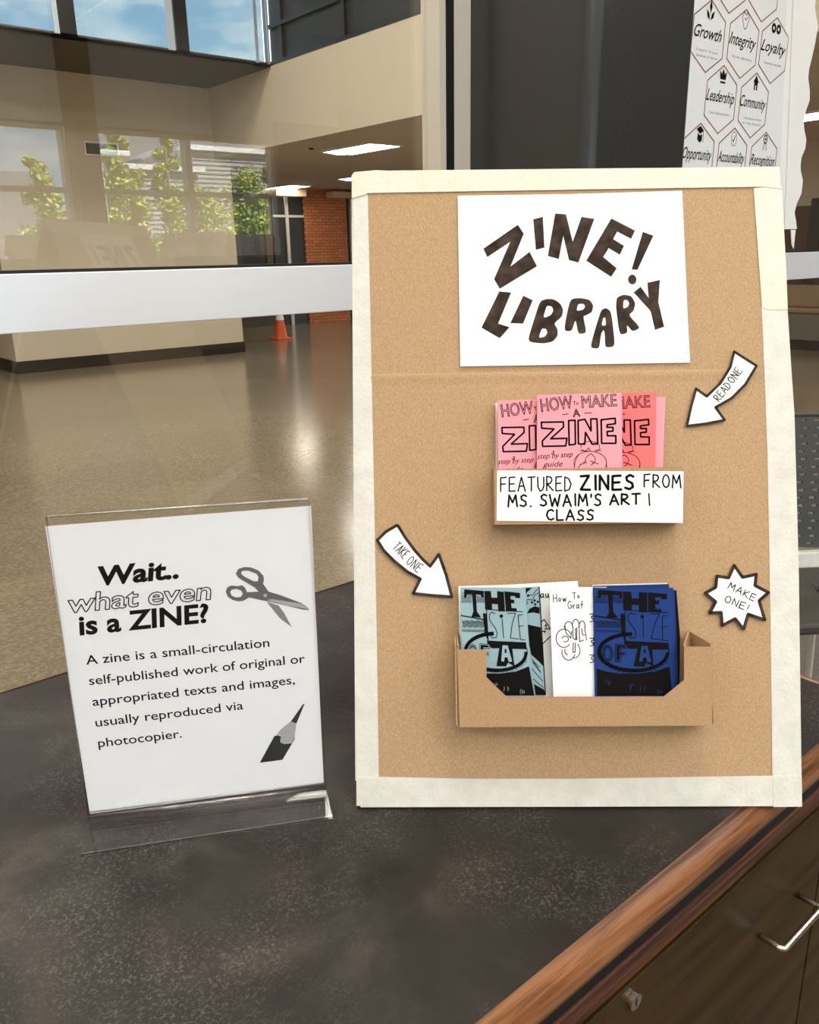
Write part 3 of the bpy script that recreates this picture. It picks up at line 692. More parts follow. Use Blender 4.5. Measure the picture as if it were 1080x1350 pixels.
pr.disc(U(q([(789, 400)]))[0], .0052, 14, .0062)
pr.build('lettering', M_marker, t_)

# curved arrows and burst, cut from white card with a marker outline
def cutout(name, label, fill_px, ow, words):
    p = [F.px(x, y, .0022) for x, y in fill_px]
    c = np.mean(np.array(p), axis=0)
    o = empty(name, F.pt(c[0], min(v for _, v in p), .001), label, 'sign')
    MB().prism(F, p, .0014, .0022).build('card', M_paper, o)
    pr = Print(F, .0025); inset = [(c[0]+(u-c[0])*.985, c[1]+(v-c[1])*.985) for u, v in p]
    pr.line(inset, ow, closed=True); pr.build('outline', M_marker, o)
    pr = Print(F, .0026)
    for txt, A, B, h in words: hand(pr, txt, F.px(*A), F.px(*B), h, .0010)
    pr.build('lettering', M_ink, o)
q7 = zf(7.714, 480, 680)
cutout('arrow_sign', 'white curved paper arrow lettered TAKE ONE, pointing down right to the lower tray',
       q7([(130, 245), (215, 160), (330, 92), (345, 98), (420, 220), (520, 355), (600, 445), (675, 515), (765, 390), (840, 600), (900, 830), (700, 815), (500, 795), (575, 645), (440, 570), (300, 455), (200, 355)]), .0036,
       [('TAKE', q7([(290, 330)])[0], q7([(400, 440)])[0], .0115), ('ONE', q7([(425, 480)])[0], q7([(545, 580)])[0], .0115)])
q3 = zf(3, 890, 450)
cutout('arrow_sign', 'white curved paper arrow lettered READ ONE, pointing down left to the pink zines',
       q3([(235, 38), (325, 95), (280, 170), (225, 225), (160, 262), (197, 313), (120, 328), (45, 337), (62, 260), (82, 187), (125, 218), (180, 165), (220, 100)]), .0032,
       [('READ', q3([(172, 240)])[0], q3([(222, 180)])[0], .0095), ('ONE', q3([(228, 170)])[0], q3([(264, 120)])[0], .0095)])
cutout('burst_sign', 'white paper starburst lettered MAKE ONE! at the right edge of the board',
       q3([(234, 884), (268, 932), (323, 920), (318, 965), (372, 993), (334, 1026), (357, 1103), (290, 1080), (272, 1140), (238, 1098), (186, 1126), (182, 1073), (136, 1075), (160, 1030), (118, 996), (160, 972), (165, 927), (212, 934)]), .0038,
       [('MAKE', q3([(206, 976)])[0], q3([(308, 1027)])[0], .0082), ('ONE!', q3([(192, 1028)])[0], q3([(282, 1066)])[0], .0082)])

# upper tray: shallow box whose front carries the white label
D1 = .040
tr1 = empty('zine_tray', F.pt(.28, .335, .001), 'small cardboard tray with a white FEATURED ZINES label, holding the pink zines', 'tray')
u0, u1, v0, v1 = .1693, .3885, .3345, .3985
MB().fbox(F, u0, u1, v0-.002, v0, .0002, D1).build('bottom_panel', M_card2, tr1)
MB().fbox(F, u0-.0015, u0, v0-.002, v1+.002, .0002, D1).build('side_panel', M_card2, tr1)
MB().fbox(F, u1-.0015, u1, v0, v1-.002, .0002, D1-.002).build('side_panel', M_card2, tr1)
MB().fbox(F, u0, u1-.0016, v0+.0001, v1-.001, D1-.002, D1).build('front_panel', M_card2, tr1)
lb = sheetpoly(F, [(655.5, 620), (901.5, 621.5), (900.5, 689.5), (655, 686.5)], D1+.0002, D1+.0007).build('front_label', M_paper, tr1)
pr = Print(F, D1+.0009); P2 = lambda x, y: F.px(600+x/3.375, 500+y/3.375, D1+.0009)
hand(pr, 'FEATURED', P2(203, 497), P2(517, 496), .0165, .0017)
hand(pr, 'ZINES', P2(560, 491), P2(795, 490), .0165, .0030)
hand(pr, 'FROM', P2(842, 481), P2(1005, 482), .0150, .0018)
hand(pr, "MS. SWAIM'S", P2(237, 566), P2(650, 562), .0135, .0022)
hand(pr, 'ART', P2(690, 557), P2(825, 556), .0120, .0024); hand(pr, '1', P2(852, 560), P2(866, 560), .0130, .0018)
hand(pr, 'CLASS', P2(408, 626), P2(616, 627), .0120, .0022)
pr.build('lettering', M_ink, lb)

def booklet(name, label, fr, pxs, w0, w1, m, group=None, cat='booklet', vbot=None):
    """folded booklet leaning in a tray: front outline from the photograph; two leaves hinged at the spine"""
    p = [fr.px(x, y, w1) for x, y in pxs]
    us = [a[0] for a in p]; vs = [a[1] for a in p]
    o = empty(name, fr.pt((min(us)+max(us))/2, min(vs), w0), label, cat, group)
    t = (w1-w0)
    MB().prism(fr, p, w1-t*.3, w1).build('front_cover', m, o)
    c = np.mean(np.array(p), axis=0); q = [(c[0]+(u-c[0])*.99, c[1]+(v-c[1])*.995) for u, v in p]
    MB().prism(fr, q, w0+t*.3, w1-t*.38).build('inner_page', m, o)
    MB().prism(fr, p, w0, w0+t*.25).build('back_cover', m, o)
    return o
zb = .3365          # tray floor in v
def bot(fr, x, v, w):    # pixel row where v meets column x
    lo, hi = 300, 1200
    for _ in range(40):
        mid = (lo+hi)/2
        if fr.px(x, mid, w)[1] > v: lo = mid
        else: hi = mid
    return (x, (lo+hi)/2)
qz = zf(4.5, 645, 510)
def pinkbook(label, dx, dy, w0, w1, m, quad, art):
    b1, b2 = bot(F, quad[3][0], zb, w1), bot(F, quad[2][0], zb, w1)
    o = booklet('pink_zine', label, F, [b1, b2, quad[1], quad[0]], w0, w1, m)
    if art:
        W_ = w1+.0003; pr = Print(F, W_)
        T = lambda pts: [F.px(x+dx, y+dy, W_) for x, y in qz(pts)]
        o1 = .0008
        def ot(txt, a, b_, h): A, B = T([a, b_]); put_text(pr, txt, A, B, h, outline=o1, shear=0)
        ot('HOW', (312, 148), (498, 125), .0150); ot('MAKE', (552, 125), (758, 112), .0140)
        A, B = T([(500, 108), (530, 106)]); put_text(pr, 'To', A, B, .0045, .01)
        ot('A', (500, 178), (540, 175), .0090)
        pr.line(T([(435, 165), (470, 160)]), .0008); pr.line(T([(566, 156), (610, 154)]), .0008)
        for poly in ([(310, 210), (440, 208), (442, 238), (365, 308), (462, 305), (455, 350), (318, 353), (315, 322), (385, 250), (312, 245)],
                     [(472, 200), (510, 198), (512, 340), (475, 345)],
                     [(528, 200), (568, 192), (605, 262), (603, 190), (640, 190), (645, 338), (612, 340), (572, 270), (568, 340), (530, 338)],
                     [(665, 195), (748, 186), (750, 218), (700, 225), (700, 240), (735, 240), (735, 262), (700, 265), (702, 290), (752, 290), (752, 335), (668, 335)]):
            pr.line(T(poly), .0021, closed=True)
        for txt, a, b_ in (('a', (368, 400), (388, 400)), ('step by step', (286, 428), (498, 414)), ('guide', (318, 476), (438, 470))):
            A, B = T([a, b_]); put_text(pr, txt, A, B, .0062, shear=.35)
        def arc(cx, cy, rx, ry, a0, a1, n=12): return [(cx+rx*math.cos(math.radians(a0+(a1-a0)*k/n)), cy-ry*math.sin(math.radians(a0+(a1-a0)*k/n))) for k in range(n+1)]
        for s_ in (arc(600, 355, 55, 32, -10, 190), arc(600, 450, 98, 68, -22, 200), arc(520, 430, 110, 52, -40, 40), arc(640, 440, 70, 50, 120, 190), [(548, 370), (575, 385)], [(540, 380), (585, 378)], [(660, 365), (630, 388)], [(665, 378), (625, 376)],
                   [(580, 375), (590, 362), (600, 378)], [(555, 450), (575, 440)], [(600, 440), (650, 458)], [(540, 462), (580, 448)], [(505, 480), (512, 440), (530, 400)], [(530, 480), (545, 455)], [(698, 480), (696, 440)]):
            pr.line(T([p for p in s_ if p[1] <= 485]), .00075)
        pr.build('cover_print', M_ink, o)
    return o
M_cream = mat('cream_paper', (.80, .77, .66), .6)
booklet('plain_zine', 'cream booklet edge showing left of the pink zines', F, [bot(F, 654, zb, .006), bot(F, 700, zb, .006), (700, 531), (653.5, 531)], .003, .006, M_cream)
pinkbook('pink how-to zine at left of the upper tray, half covered', (655-709)+2, 7, .0150, .0185, M_pink, [(656.5, 528), (725, 526), (727, 0), (657.5, 0)], True)
pinkbook('blank pink zine standing rightmost in the upper tray', 0, 0, .008, .0115, M_pink, [(770, 524), (877.5, 523.5), (871.5, 0), (772, 0)], False)
pinkbook('coral red how-to zine right of the centre one in the upper tray', 820-775-1, 1.5, .0150, .0185, M_coral, [(764, 520), (865.5, 517), (863, 0), (765, 0)], True)
pinkbook('pink how-to zine in front at the centre of the upper tray', 0, 0, .023, .0265, M_pink, [(708.5, 520.5), (820, 518), (821, 0), (708, 0)], True)

# lower tray with cut-down front
D2 = .045
tr2 = empty('zine_tray', F.pt(.27, .10, .001), 'wide brown cardboard tray with a notched front below the TAKE ONE arrow', 'tray')
U2 = uvw(F, D2)
front = U2([(602.5, 856), (641, 856.5), (641, 893), (668, 919), (876, 918.5), (902.5, 897), (902.5, 852.5), (940.5, 853), (939, 956.5), (606.5, 959)])
MB().prism(F, front, D2-.0025, D2).build('front_panel', M_card2, tr2)
fu0 = min(p[0] for p in front); fu1 = max(p[0] for p in front); fv0 = min(p[1] for p in front)
MB().fbox(F, fu0, fu1, fv0, fv0+.0025, .0003, D2-.0026).build('bottom_panel', M_card2, tr2)
FS = lambda u, w0, w1, vt0, vt1: MB().add([F.pt(u, fv0+.0026, w0), F.pt(u, fv0+.0026, w1), F.pt(u, vt1, w1), F.pt(u, vt0, w0), F.pt(u+.002, fv0+.0026, w0), F.pt(u+.002, fv0+.0026, w1), F.pt(u+.002, vt1, w1), F.pt(u+.002, vt0, w0)],
                                       [(0, 1, 2, 3), (7, 6, 5, 4), (0, 4, 5, 1), (1, 5, 6, 2), (2, 6, 7, 3), (3, 7, 4, 0)])
FS(fu0-.0022, .0004, D2-.001, .2035, .1945).build('side_panel', M_card2, tr2)
FS(fu0+.0004, .0004, D2-.0027, .2045, .1930).build('side_panel', M_card2, tr2)
def flap(a, b_, va, vb, t=.002):
    """upright panel from (u,w)=a to b, top rising from va to vb"""
    (ua, wa), (ub, wb) = a, b_; vs = [F.pt(ua, fv0+.003, wa), F.pt(ub, fv0+.003, wb), F.pt(ub, vb, wb), F.pt(ua, va, wa)]
    vs += [F.pt(ua+t, fv0+.003, wa), F.pt(ub+t, fv0+.003, wb), F.pt(ub+t, vb, wb), F.pt(ua+t, va, wa)]
    return MB().add(vs, [(0, 1, 2, 3), (7, 6, 5, 4), (0, 4, 5, 1), (1, 5, 6, 2), (2, 6, 7, 3), (3, 7, 4, 0)])
ufl = F.px(903.5, 852.5, D2)[0]
flap((ufl-.001, D2-.0027), (.3975, .004), .1925, .2040).build('inner_flap', M_card2, tr2)
flap((fu1-.0022, D2-.0027), (.4000, .004), .1935, .2040).build('side_panel', M_card2, tr2)
# raw cut edge along the notch
pr = Print(F, D2+.0002)
for a_, b_ in (((641, 857), (641, 893)), ((641, 893), (668, 919)), ((876, 918.5), (902.5, 897)), ((902.5, 897), (902.5, 853)), ((668, 919), (876, 918.5))): pr.line([F.px(*a_, D2), F.px(*b_, D2)], .0009, caps=False)
pr.build('cut_edge', M_cardedge, tr2, 'reddish cut edge of the notch')

zb2 = fv0+.003
def lowbook(name, label, tl, tr, bl_x, br_x, w0, w1, m, extra=()):
    b1, b2 = bot(F, bl_x, zb2, w1), bot(F, br_x, zb2, w1)
    return booklet(name, label, F, [b1, b2, tr, *extra, tl], w0, w1, m)
# back row of white booklets
lowbook('white_zine', 'white booklet at the far left back of the lower tray', (604.5, 773), (690, 770), 608, 692, .004, .0065, M_paper)
lowbook('white_zine', 'white booklet standing behind between the light blue and white zines, its print half hidden', (665, 771), (762, 767), 672, 780, .0068, .0092, M_paper, [(761, 766)])
lowbook('white_zine', 'white booklet behind the royal blue zines, its edge print showing', (782, 771), (880, 768.5), 784, 884, .0030, .0060, M_paper)
wz2 = lowbook('white_zine', 'white booklet between the graffiti zine and the royal blue zine', (757, 774), (800, 774), 776, 810, .0205, .0225, M_paper)
q6 = zf(6, 595, 765); q43 = zf(4.32, 700, 765)

def cover_art(fr, w, quad, parent, part='cover_print', clipx=1.0):
    """THE SIZE OF A artwork, drawn in the unit square of the cover (x right, y down)"""
    TL, TR, BR, BL = [np.array(fr.px(*p, w)) for p in quad]
    def T(pts):
        out = []
        for x, y in pts:
            p = (TL*(1-x)+TR*x)*(1-y)+(BL*(1-x)+BR*x)*y; out.append((float(p[0]), float(p[1])))
        return out
    G = lambda pts: T([((x-360)/425, (y-45)/612) for x, y in pts])
    pr = Print(fr, w)
    P_ = lambda *l: pr.poly(*[G(a) for a in l])
    P_([(385, 55), (525, 62), (523, 100), (508, 100), (500, 84), (468, 84), (470, 180), (498, 215), (430, 212), (446, 180), (440, 82), (405, 84), (396, 104), (383, 102)])        # T
    P_([(528, 62), (575, 62), (578, 100), (618, 100), (620, 62), (668, 66), (664, 178), (618, 178), (618, 138), (578, 136), (576, 170), (528, 168)])       # H
    P_([(672, 62), (782, 70), (780, 100), (750, 100), (742, 88), (712, 90), (712, 108), (735, 110), (735, 130), (712, 130), (712, 158), (745, 158), (748, 176), (670, 178)])        # E
    # panel round SIZE: black frame strips
    for a, b_ in (((537, 168), (784, 178)), ((537, 168), (537, 348)), ((537, 348), (782, 356))): pr.line(G([a, b_]), .0009)
    P_([(510, 190), (537, 190), (537, 355), (516, 300)])
    for s_ in ([(595, 192), (575, 182), (556, 195), (553, 225), (570, 250), (590, 275), (600, 305), (590, 328), (565, 330), (556, 320)], [(640, 222), (640, 330)], [(680, 188), (735, 186), (705, 250), (684, 330), (740, 335)], [(780, 196), (752, 198), (750, 262), (778, 258)], [(750, 262), (750, 338), (780, 340)]):
        pr.line(G(s_), .0009)
    pr.disc(G([(636, 205)])[0], .0022, 10)
    pr.line(G([(362, 205), (530, 228)]), .0014)
    for k in range(26):
        x = 366+k*6.1; y0_ = 232+3*math.sin(k); pr.line(G([(x, y0_), (x+8, y0_+22), (x+2, y0_+40)]), .0005, caps=False)
    for k in range(20):
        x = 366+k*7.6; pr.line(G([(x, 282), (x+5, 298)]), .0005, caps=False)
    # ring with OF A inside
    def el(cx, cy, rx, ry, a0=0, a1=360, n=26): return [(cx+rx*math.cos(math.radians(a0+(a1-a0)*k/n)), cy+ry*math.sin(math.radians(a0+(a1-a0)*k/n))) for k in range(n+1)]
    for r_ in range(4): pr.line(G([p for p in el(580, 410, 203-r_*5, 112-r_*5, 88, 268) if p[0] > 362]), .0015)
    for r_ in range(4): pr.line(G([p for p in el(580, 410, 203-r_*5, 112-r_*5, 0, 90)]), .0011)
    pr.line(G([(785, 390), (785, 420)]), .001)
    P_([(528, 345), (784, 356), (784, 393), (690, 392), (694, 492), (655, 470), (640, 492), (580, 490), (606, 388), (560, 390), (530, 372)])
    pr.poly(G(el(433, 418, 33, 52, n=18)), G(el(433, 418, 13, 30, n=12)))
    P_([(478, 362), (545, 366), (545, 392), (510, 392), (510, 408), (535, 410), (535, 430), (510, 430), (506, 468), (474, 464)])
    # scribbled shading round the ring
    for k in range(34):
        a = math.radians(20+k*4.6); c_, s__ = math.cos(a), math.sin(a)
        if 580+215*c_ < 366: continue
        pr.line(G([(580+200*c_, 410+108*s__), (580+(206+4*(k % 3))*c_+5, 410+(124+5*(k % 2))*s__)]), .0006, caps=False)
    # dark lower field
    P_([(368, 505), (420, 520), (500, 532), (600, 532), (700, 520), (786, 490), (797, 657), (369, 657)])
    for k in range(3): P_([(372+k*45, 75+k*9), (395+k*45, 76+k*9), (395+k*45, 79+k*9), (372+k*45, 79+k*9)])
    for k in range(7): pr.line(G([(365, 92+k*6), (436, 94+k*6)]), .0004, caps=False); pr.line(G([(472, 96+k*5), (526, 98+k*5)]), .0004, caps=False)
    ob = pr.build(part, M_ink, parent)
    # light letter shapes over the black: outlines of O, F and the letter A, chalky scribbles
    pr = Print(fr, w+.0002)
    pr.line(G(el(433, 418, 27, 46, n=18)), .0007); pr.line(G(el(433, 418, 17, 34, n=14)), .0007)
    pr.poly(G([(628, 372), (662, 372), (682, 464), (660, 466), (654, 440), (636, 440), (630, 464), (612, 462)]), G([(640, 392), (638, 415), (652, 415), (650, 392)]))
    pr.line(G([(483, 368), (540, 371), (540, 386), (505, 386), (504, 412), (530, 414), (530, 425), (504, 425), (502, 460), (480, 458), (483, 368)]), .0007)
    rnd = random.Random(5)
    for cxk, cyk in ((430, 575), (565, 600), (630, 620), (725, 620)):
        for k in range(5): x = cxk+rnd.uniform(-16, 16); y = cyk+rnd.uniform(-16, 10); pr.line(G([(x, y), (x+rnd.uniform(-3, 8), y+rnd.uniform(10, 24))]), .0005, caps=False)
    return ob, pr
# light blue pair
bq = q6([(578, 58), (698, 50), (748, 905), (640, 905)])
lb2 = lowbook('light_blue_zine', 'second light blue zine, its drawn margin showing right of the front one', q6([(560, 56)])[0], q6([(697, 50)])[0], 690, 720.5, .0150, .0180, M_blue)
W_ = .0184; T = lambda pts: [F.px(x, y, W_) for x, y in q6(pts)]
pr = Print(F, W_)
pr.poly(T([(606, 350), (708, 372), (730, 680), (690, 640), (632, 585), (618, 500)])); pr.poly(T([(655, 820), (735, 865), (747, 908), (668, 908)]))
pr.poly(T([(690, 50), (700, 50), (750, 908), (742, 908)])); pr.poly(T([(580, 62), (640, 60), (600, 95), (590, 120)]))
pr.poly(T([(598, 262), (620, 225), (660, 205), (698, 215), (700, 265), (650, 255)]))
for s_ in ([(585, 165), (610, 150), (640, 158), (660, 120), (690, 100)], [(590, 200), (605, 180), (590, 160)], [(640, 700), (725, 800)], [(650, 780), (730, 850)], [(640, 620), (660, 650), (700, 690)], [(600, 130), (650, 110), (680, 70)]): pr.line(T(s_), .0008)
for p in ((640, 175), (660, 160), (665, 190), (610, 120), (685, 170)): pr.disc(T([p])[0], .0015, 8)
for k in range(9): pr.line(T([(645+k*7, 640+k*9), (655+k*7, 665+k*9)]), .0005)
pr.build('cover_print', M_ink, lb2)
lb1 = lowbook('light_blue_zine', 'light blue zine lettered THE SIZE OF A at left front of the lower tray', (607, 774.5), (693, 775), 610, 703, .0230, .0265, M_blue)
_, p2 = cover_art(F, .0268, [(607.5, 774.5), (685.5, 776), (702, 917), (609.5, 917)], lb1)
p2.build('cover_highlight', M_blue, lb1)
# graffiti zine
gz = lowbook('white_zine', 'white zine lettered How To Graf with bubble drawing, front centre of the lower tray', (724.5, 774.5), (768, 774.5), 731, 782, .0230, .0262, M_paper)
W_ = .0265; pr = Print(F, W_); T = lambda pts: [F.px(x, y, W_) for x, y in q43(pts)]
A, B = T([(130, 125), (202, 120)]); hand(pr, 'How', A, B, .009, .0009)
A, B = T([(240, 105), (278, 102)]); hand(pr, 'To', A, B, .007, .0009)
A, B = T([(212, 163), (298, 160)]); hand(pr, 'Graf', A, B, .009, .0009)
def el2(cx, cy, rx, ry, a0=0, a1=360, n=18): return [(cx+rx*math.cos(math.radians(a0+(a1-a0)*k/n)), cy+ry*math.sin(math.radians(a0+(a1-a0)*k/n))) for k in range(n+1)]
for s_ in (el2(188, 330, 44, 52, 40, 330), el2(196, 335, 18, 16, 200, 480), el2(215, 270, 24, 34, 180, 330), [(195, 260), (200, 300), (228, 330), (232, 290)], el2(256, 262, 20, 40, 180, 370), [(240, 262), (240, 330), (256, 340), (254, 275)], [(262, 270), (262, 340)],
           el2(292, 268, 18, 36, 170, 360), [(276, 280), (278, 350), (300, 340)], [(290, 275), (294, 310), (306, 312)], [(306, 268), (318, 340)], el2(215, 405, 38, 50, 20, 190), el2(250, 400, 30, 42, -60, 100), [(242, 355), (240, 410), (252, 410), (254, 355)], el2(210, 400, 16, 24, 90, 200)):
    pr.line(T(s_), .0010)
pr.build('cover_print', M_ink, gz)
# print on the half-hidden white ones
pr = Print(F, .0096); T = lambda pts: [F.px(x, y, .0096) for x, y in q6(pts)]
A, B = T([(706, 138), (770, 136)]); hand(pr, 'au', A, B, .009, .0012)
for s_ in ([(712, 330), (735, 310), (765, 355), (785, 385), (740, 385)], [(720, 405), (745, 402), (738, 415)], [(790, 440), (725, 500)], [(742, 360), (750, 350), (752, 378)]): pr.line(T(s_), .0012)
pr.build('cover_print', M_ink, [o for o in bpy.data.objects if o.get('label', '').startswith('white booklet standing behind between')][0])
pr = Print(F, .0228); T = lambda pts: [F.px(x, y, .0228) for x, y in q43(pts)]
for yy in (192, 330, 425):
    pr.line(T([(335, yy), (357, yy), (356, yy+12), (345, yy+14), (345, yy+24), (356, yy+26), (356, yy+40), (336, yy+45)]), .0010)
pr.build('cover_print', M_ink, wz2)
# royal blue pile
nb = []
for i, (tl, tr, brx, w0) in enumerate((((783, 772.5), (882, 770), 885, .0100), ((784, 774), (888, 775), 891, .0135), ((784, 775), (892, 778), 895.5, .0170))):
    o = lowbook('royal_blue_zine', ('rearmost royal blue zine of the pile, top edge showing', 'middle royal blue zine of the pile behind the front one', 'third royal blue zine showing right of the front cover')[i], tl, tr, 786, brx, w0, w0+.003, M_navy)
    if i == 2:
        pr = Print(F, w0+.0034); pr.poly([F.px(*p, w0+.0034) for p in ((890, 779), (892, 779), (897, 840), (896, 905), (894.5, 905))]); pr.build('cover_print', M_ink, o)
o = lowbook('royal_blue_zine', 'royal blue zine lettered THE SIZE OF A at right front of the lower tray', (782.5, 774.5), (887, 777), 785.5, 891, .0230, .0265, M_navy)
_, p2 = cover_art(F, .0268, [(783, 775), (880.5, 777.5), (883.5, 917), (785.5, 917)], o)
p2.build('cover_highlight', M_navy, o)

# ================================================================== ACRYLIC SIGN
sb = np.array([.230, .876, 0]); se = unit(np.array([.470, .738, 0])-sb); sback = np.cross([0, 0, 1], se)
a3 = math.radians(3); su = np.array([0, 0, 1])*math.cos(a3)+sback*math.sin(a3)
FSg = Frame((sb[0], sb[1], CT+.002), se, su)
SW = .2775
sg = empty('sign_holder', FSg.pt(SW/2, 0, .02), 'clear acrylic L-shaped sign holder on the counter left of the board', 'sign holder')
hgt = FSg.px(57, 683)[1]; hgt2 = FSg.px(410, 657)[1]; HT = (hgt+hgt2)/2
MB().fbox(FSg, -.0005, SW+.0005, .004, HT, -.0025, 0).build('back_sheet', M_acry, sg)
MB().fbox(FSg, -.0005, SW+.0005, .004, HT, .0022, .0045).build('front_sheet', M_acry, sg)
MB().fbox(FSg, -.0005, SW+.0005, HT, HT+.0022, -.0025, .0045).build('top_fold', M_acryE, sg, .0008)
for u in (-.0009, SW+.0005): MB().fbox(FSg, u, u+.0004, .004, HT, -.0025, .0045).build('cut_edge', M_acryE, sg)
# base flap forward
fbase = []
p0, p1 = FSg.pt(-.0005, 0, 0), FSg.pt(SW+.0005, 0, 0)
q0 = np.array([.201, .823, 0]); q1 = np.array([.448, .691, 0])
def slab(pts, z0, z1):
    n = len(pts); return MB().add([(p[0], p[1], z0) for p in pts]+[(p[0], p[1], z1) for p in pts], [tuple(reversed(range(n))), tuple(range(n, 2*n))]+[(i, (i+1) % n, (i+1) % n+n, i+n) for i in range(n)])
slab([q0, q1, p1, p0], CT+.0005, CT+.0030).build('base', M_acry, sg)
slab([q0+(q1-q0)*-.002-sback*.0006, q1-sback*.0006, q1+sback*.0008, q0+sback*.0008], CT+.0004, CT+.0034).build('base_edge', M_acryE, sg)
for z, r_, wo in ((.0065, .0028, .0035), (.013, .0012, .0042)):
    MB().tube([FSg.pt(0, z, wo), FSg.pt(SW, z, wo)], r_*.8, 10).build('bend', M_acryE, sg, smooth=True)
slab([q0, q0+unit(p0-q0)*.058, q0+unit(p0-q0)*.058+se*.0008, q0+se*.0008], CT+.0005, CT+.0034).build('base_edge', M_acryE, sg)
# printed sheet
pg = empty('printed_sheet', FSg.pt(SW/2, .008, .001), 'white printed sheet asking what a zine is, inside the acrylic holder', 'poster')
M_pg = mat('glossy_white_sheet', (.90, .90, .925), .6)
MB().prism(FSg, [FSg.px(118.5, 1073, .001), FSg.px(427, 1033, .001), FSg.px(410, 667, .001), FSg.px(59.5, 694, .001)], .0004, .0010).build('sheet', M_pg, pg)
WS = .0012; pr = Print(FSg, WS)
PP = lambda x, y: FSg.px(x, y, WS)
M_pink2 = M_ink
put_text(pr, 'Wait..', PP(132, 771.5), PP(236, 761.5), .0205, bold=.035, shear=.15)
put_text(pr, 'is a ZINE?', PP(105, 837), PP(277, 819.5), .0215, bold=.03, shear=.08)
for txt, a, b_ in (('A zine is a small-circulation', (114, 876.3), (355.5, 852.5)), ('self-published work of original or', (118, 903.2), (402.3, 873.5)), ('appropriated texts and images,', (122.5, 930.7), (389, 901.5)),
                   ('usually reproduced via', (126.5, 958.2), (321, 935)), ('photocopier.', (130, 985.2), (240, 972.3))):
    put_text(pr, txt, PP(*a), PP(*b_), .0108, bold=.006)
pr.build('lettering', M_ink, pg)
pr = Print(FSg, WS+.0001)
put_text(pr, 'what even', PP(92, 807.5), PP(279, 789.5), .0205, bold=.015, shear=.15, outline=.0012)
pr.build('outlined_lettering', M_ink, pg)
# scissors
M_g1 = mat('grey_print_dark', (.13, .13, .135), .5); M_g2 = mat('grey_print_mid', (.24, .24, .25), .5); M_g3 = mat('grey_print_light', (.42, .42, .44), .5)
qs = zf(7.2, 280, 730); T = lambda pts: [PP(x, y) for x, y in qs(pts)]
pr = Print(FSg, WS)
pr.poly(T([(515, 455), (630, 492), (680, 560), (755, 698), (640, 610)])); pr.build('scissors_picture', M_g2, pg, 'grey lower scissor blade')
pr = Print(FSg, WS+.0001)
pr.poly(T([(222, 190), (245, 145), (300, 126), (370, 130), (440, 160), (485, 210), (490, 250), (482, 285), (535, 360), (640, 390), (850, 470), (905, 510), (920, 535), (860, 530), (520, 450), (440, 435), (350, 415), (330, 425), (300, 445), (250, 452), (190, 438), (145, 405), (128, 360), (140, 322), (175, 302), (250, 308), (280, 297), (310, 320), (330, 365), (440, 360), (400, 318), (250, 230)]),
        T([(272, 185), (285, 162), (340, 160), (420, 190), (440, 225), (430, 262), (395, 262), (300, 215)]), T([(168, 365), (185, 340), (230, 333), (275, 350), (290, 380), (270, 410), (225, 415), (185, 398)]))
pr.build('scissors_picture', M_g1, pg, 'dark grey scissors handles')
pr = Print(FSg, WS+.0002)
pr.poly(T([(520, 440), (560, 430), (700, 450), (850, 475), (900, 510), (915, 530), (850, 515), (700, 490)])); pr.disc(T([(502, 396)])[0], .0022, 12)
pr.build('scissors_picture', M_g3, pg, 'light grey blade face and screw')
# pencil
qp = zf(10.8, 330, 910); T = lambda pts: [PP(x, y) for x, y in qp(pts)]
pr = Print(FSg, WS); pr.poly(T([(135, 1033), (345, 650), (400, 640), (440, 660), (430, 740), (500, 765), (590, 750), (632, 672), (636, 690), (460, 990)])); pr.poly(T([(577, 445), (755, 195), (773, 195), (655, 480), (620, 460)]))
pr.build('pencil_picture', mat('charcoal_print', (.025, .026, .024), .5), pg, 'dark pencil barrel and lead')
pr = Print(FSg, WS+.0001); pr.poly(T([(370, 640), (430, 560), (575, 445), (620, 462), (655, 490), (632, 672), (600, 740), (545, 752), (500, 768), (450, 755), (425, 715), (440, 660), (420, 635)]))
pr.build('pencil_picture', M_g3, pg, 'light grey sharpened wood of the pencil')

# ================================================================== POSTER by the column
FP = Frame((2.3, 1.470, 1.5), (1, 0, 0), (0, 0, 1))
po = empty('values_poster', FP.pt(.3, 0, 0), 'white values poster of bronze hexagons right of the charcoal column', 'poster')
MB().prism(FP, [FP.px(1043, 302, .0), FP.px(1030, 302), (-.35, .06), (-.35, 1.05), FP.px(1056, -60), FP.px(1062, 0)], -.02, -.006).build('backing_board', M_paper, po)
edge = [(1068, -60), (1078, -20), (1076, 10), (1080, 35), (1075.5, 60), (1071, 80), (1068, 92), (1067, 103), (1069, 118), (1069, 132), (1064, 146), (1061, 160), (1062, 172), (1064.5, 184), (1063, 196), (1058, 208), (1057, 217), (1057, 225), (1060, 238), (1058, 255), (1052, 268), (1049, 280), (1051, 292), (1052, 302)]
MB().prism(FP, [FP.px(x, y) for x, y in edge]+[FP.px(1036, 302), FP.px(1050, -60)], -.005, -.003).build('scalloped_border', M_paper, po)
MB().prism(FP, [FP.px(1044, 303), FP.px(1050, 303), FP.px(1047.5, 328), FP.px(1045, 322)], -.004, -.002).build('paper_tail', M_paper, po)
sh = MB().prism(FP, [FP.px(1026, 300, .001), (-.3, .10), (-.3, 1.0), FP.px(1040, -60, .001)], -.002, .001).build('sheet', mat('poster_paper', (.82, .83, .86), .5), po)
qa = zf(6, 900, 0)
ref = [FP.px(*p, .0015) for p in qa([(508, 75), (380, 185), (350, 462), (453, 620), (575, 515), (605, 242)])]
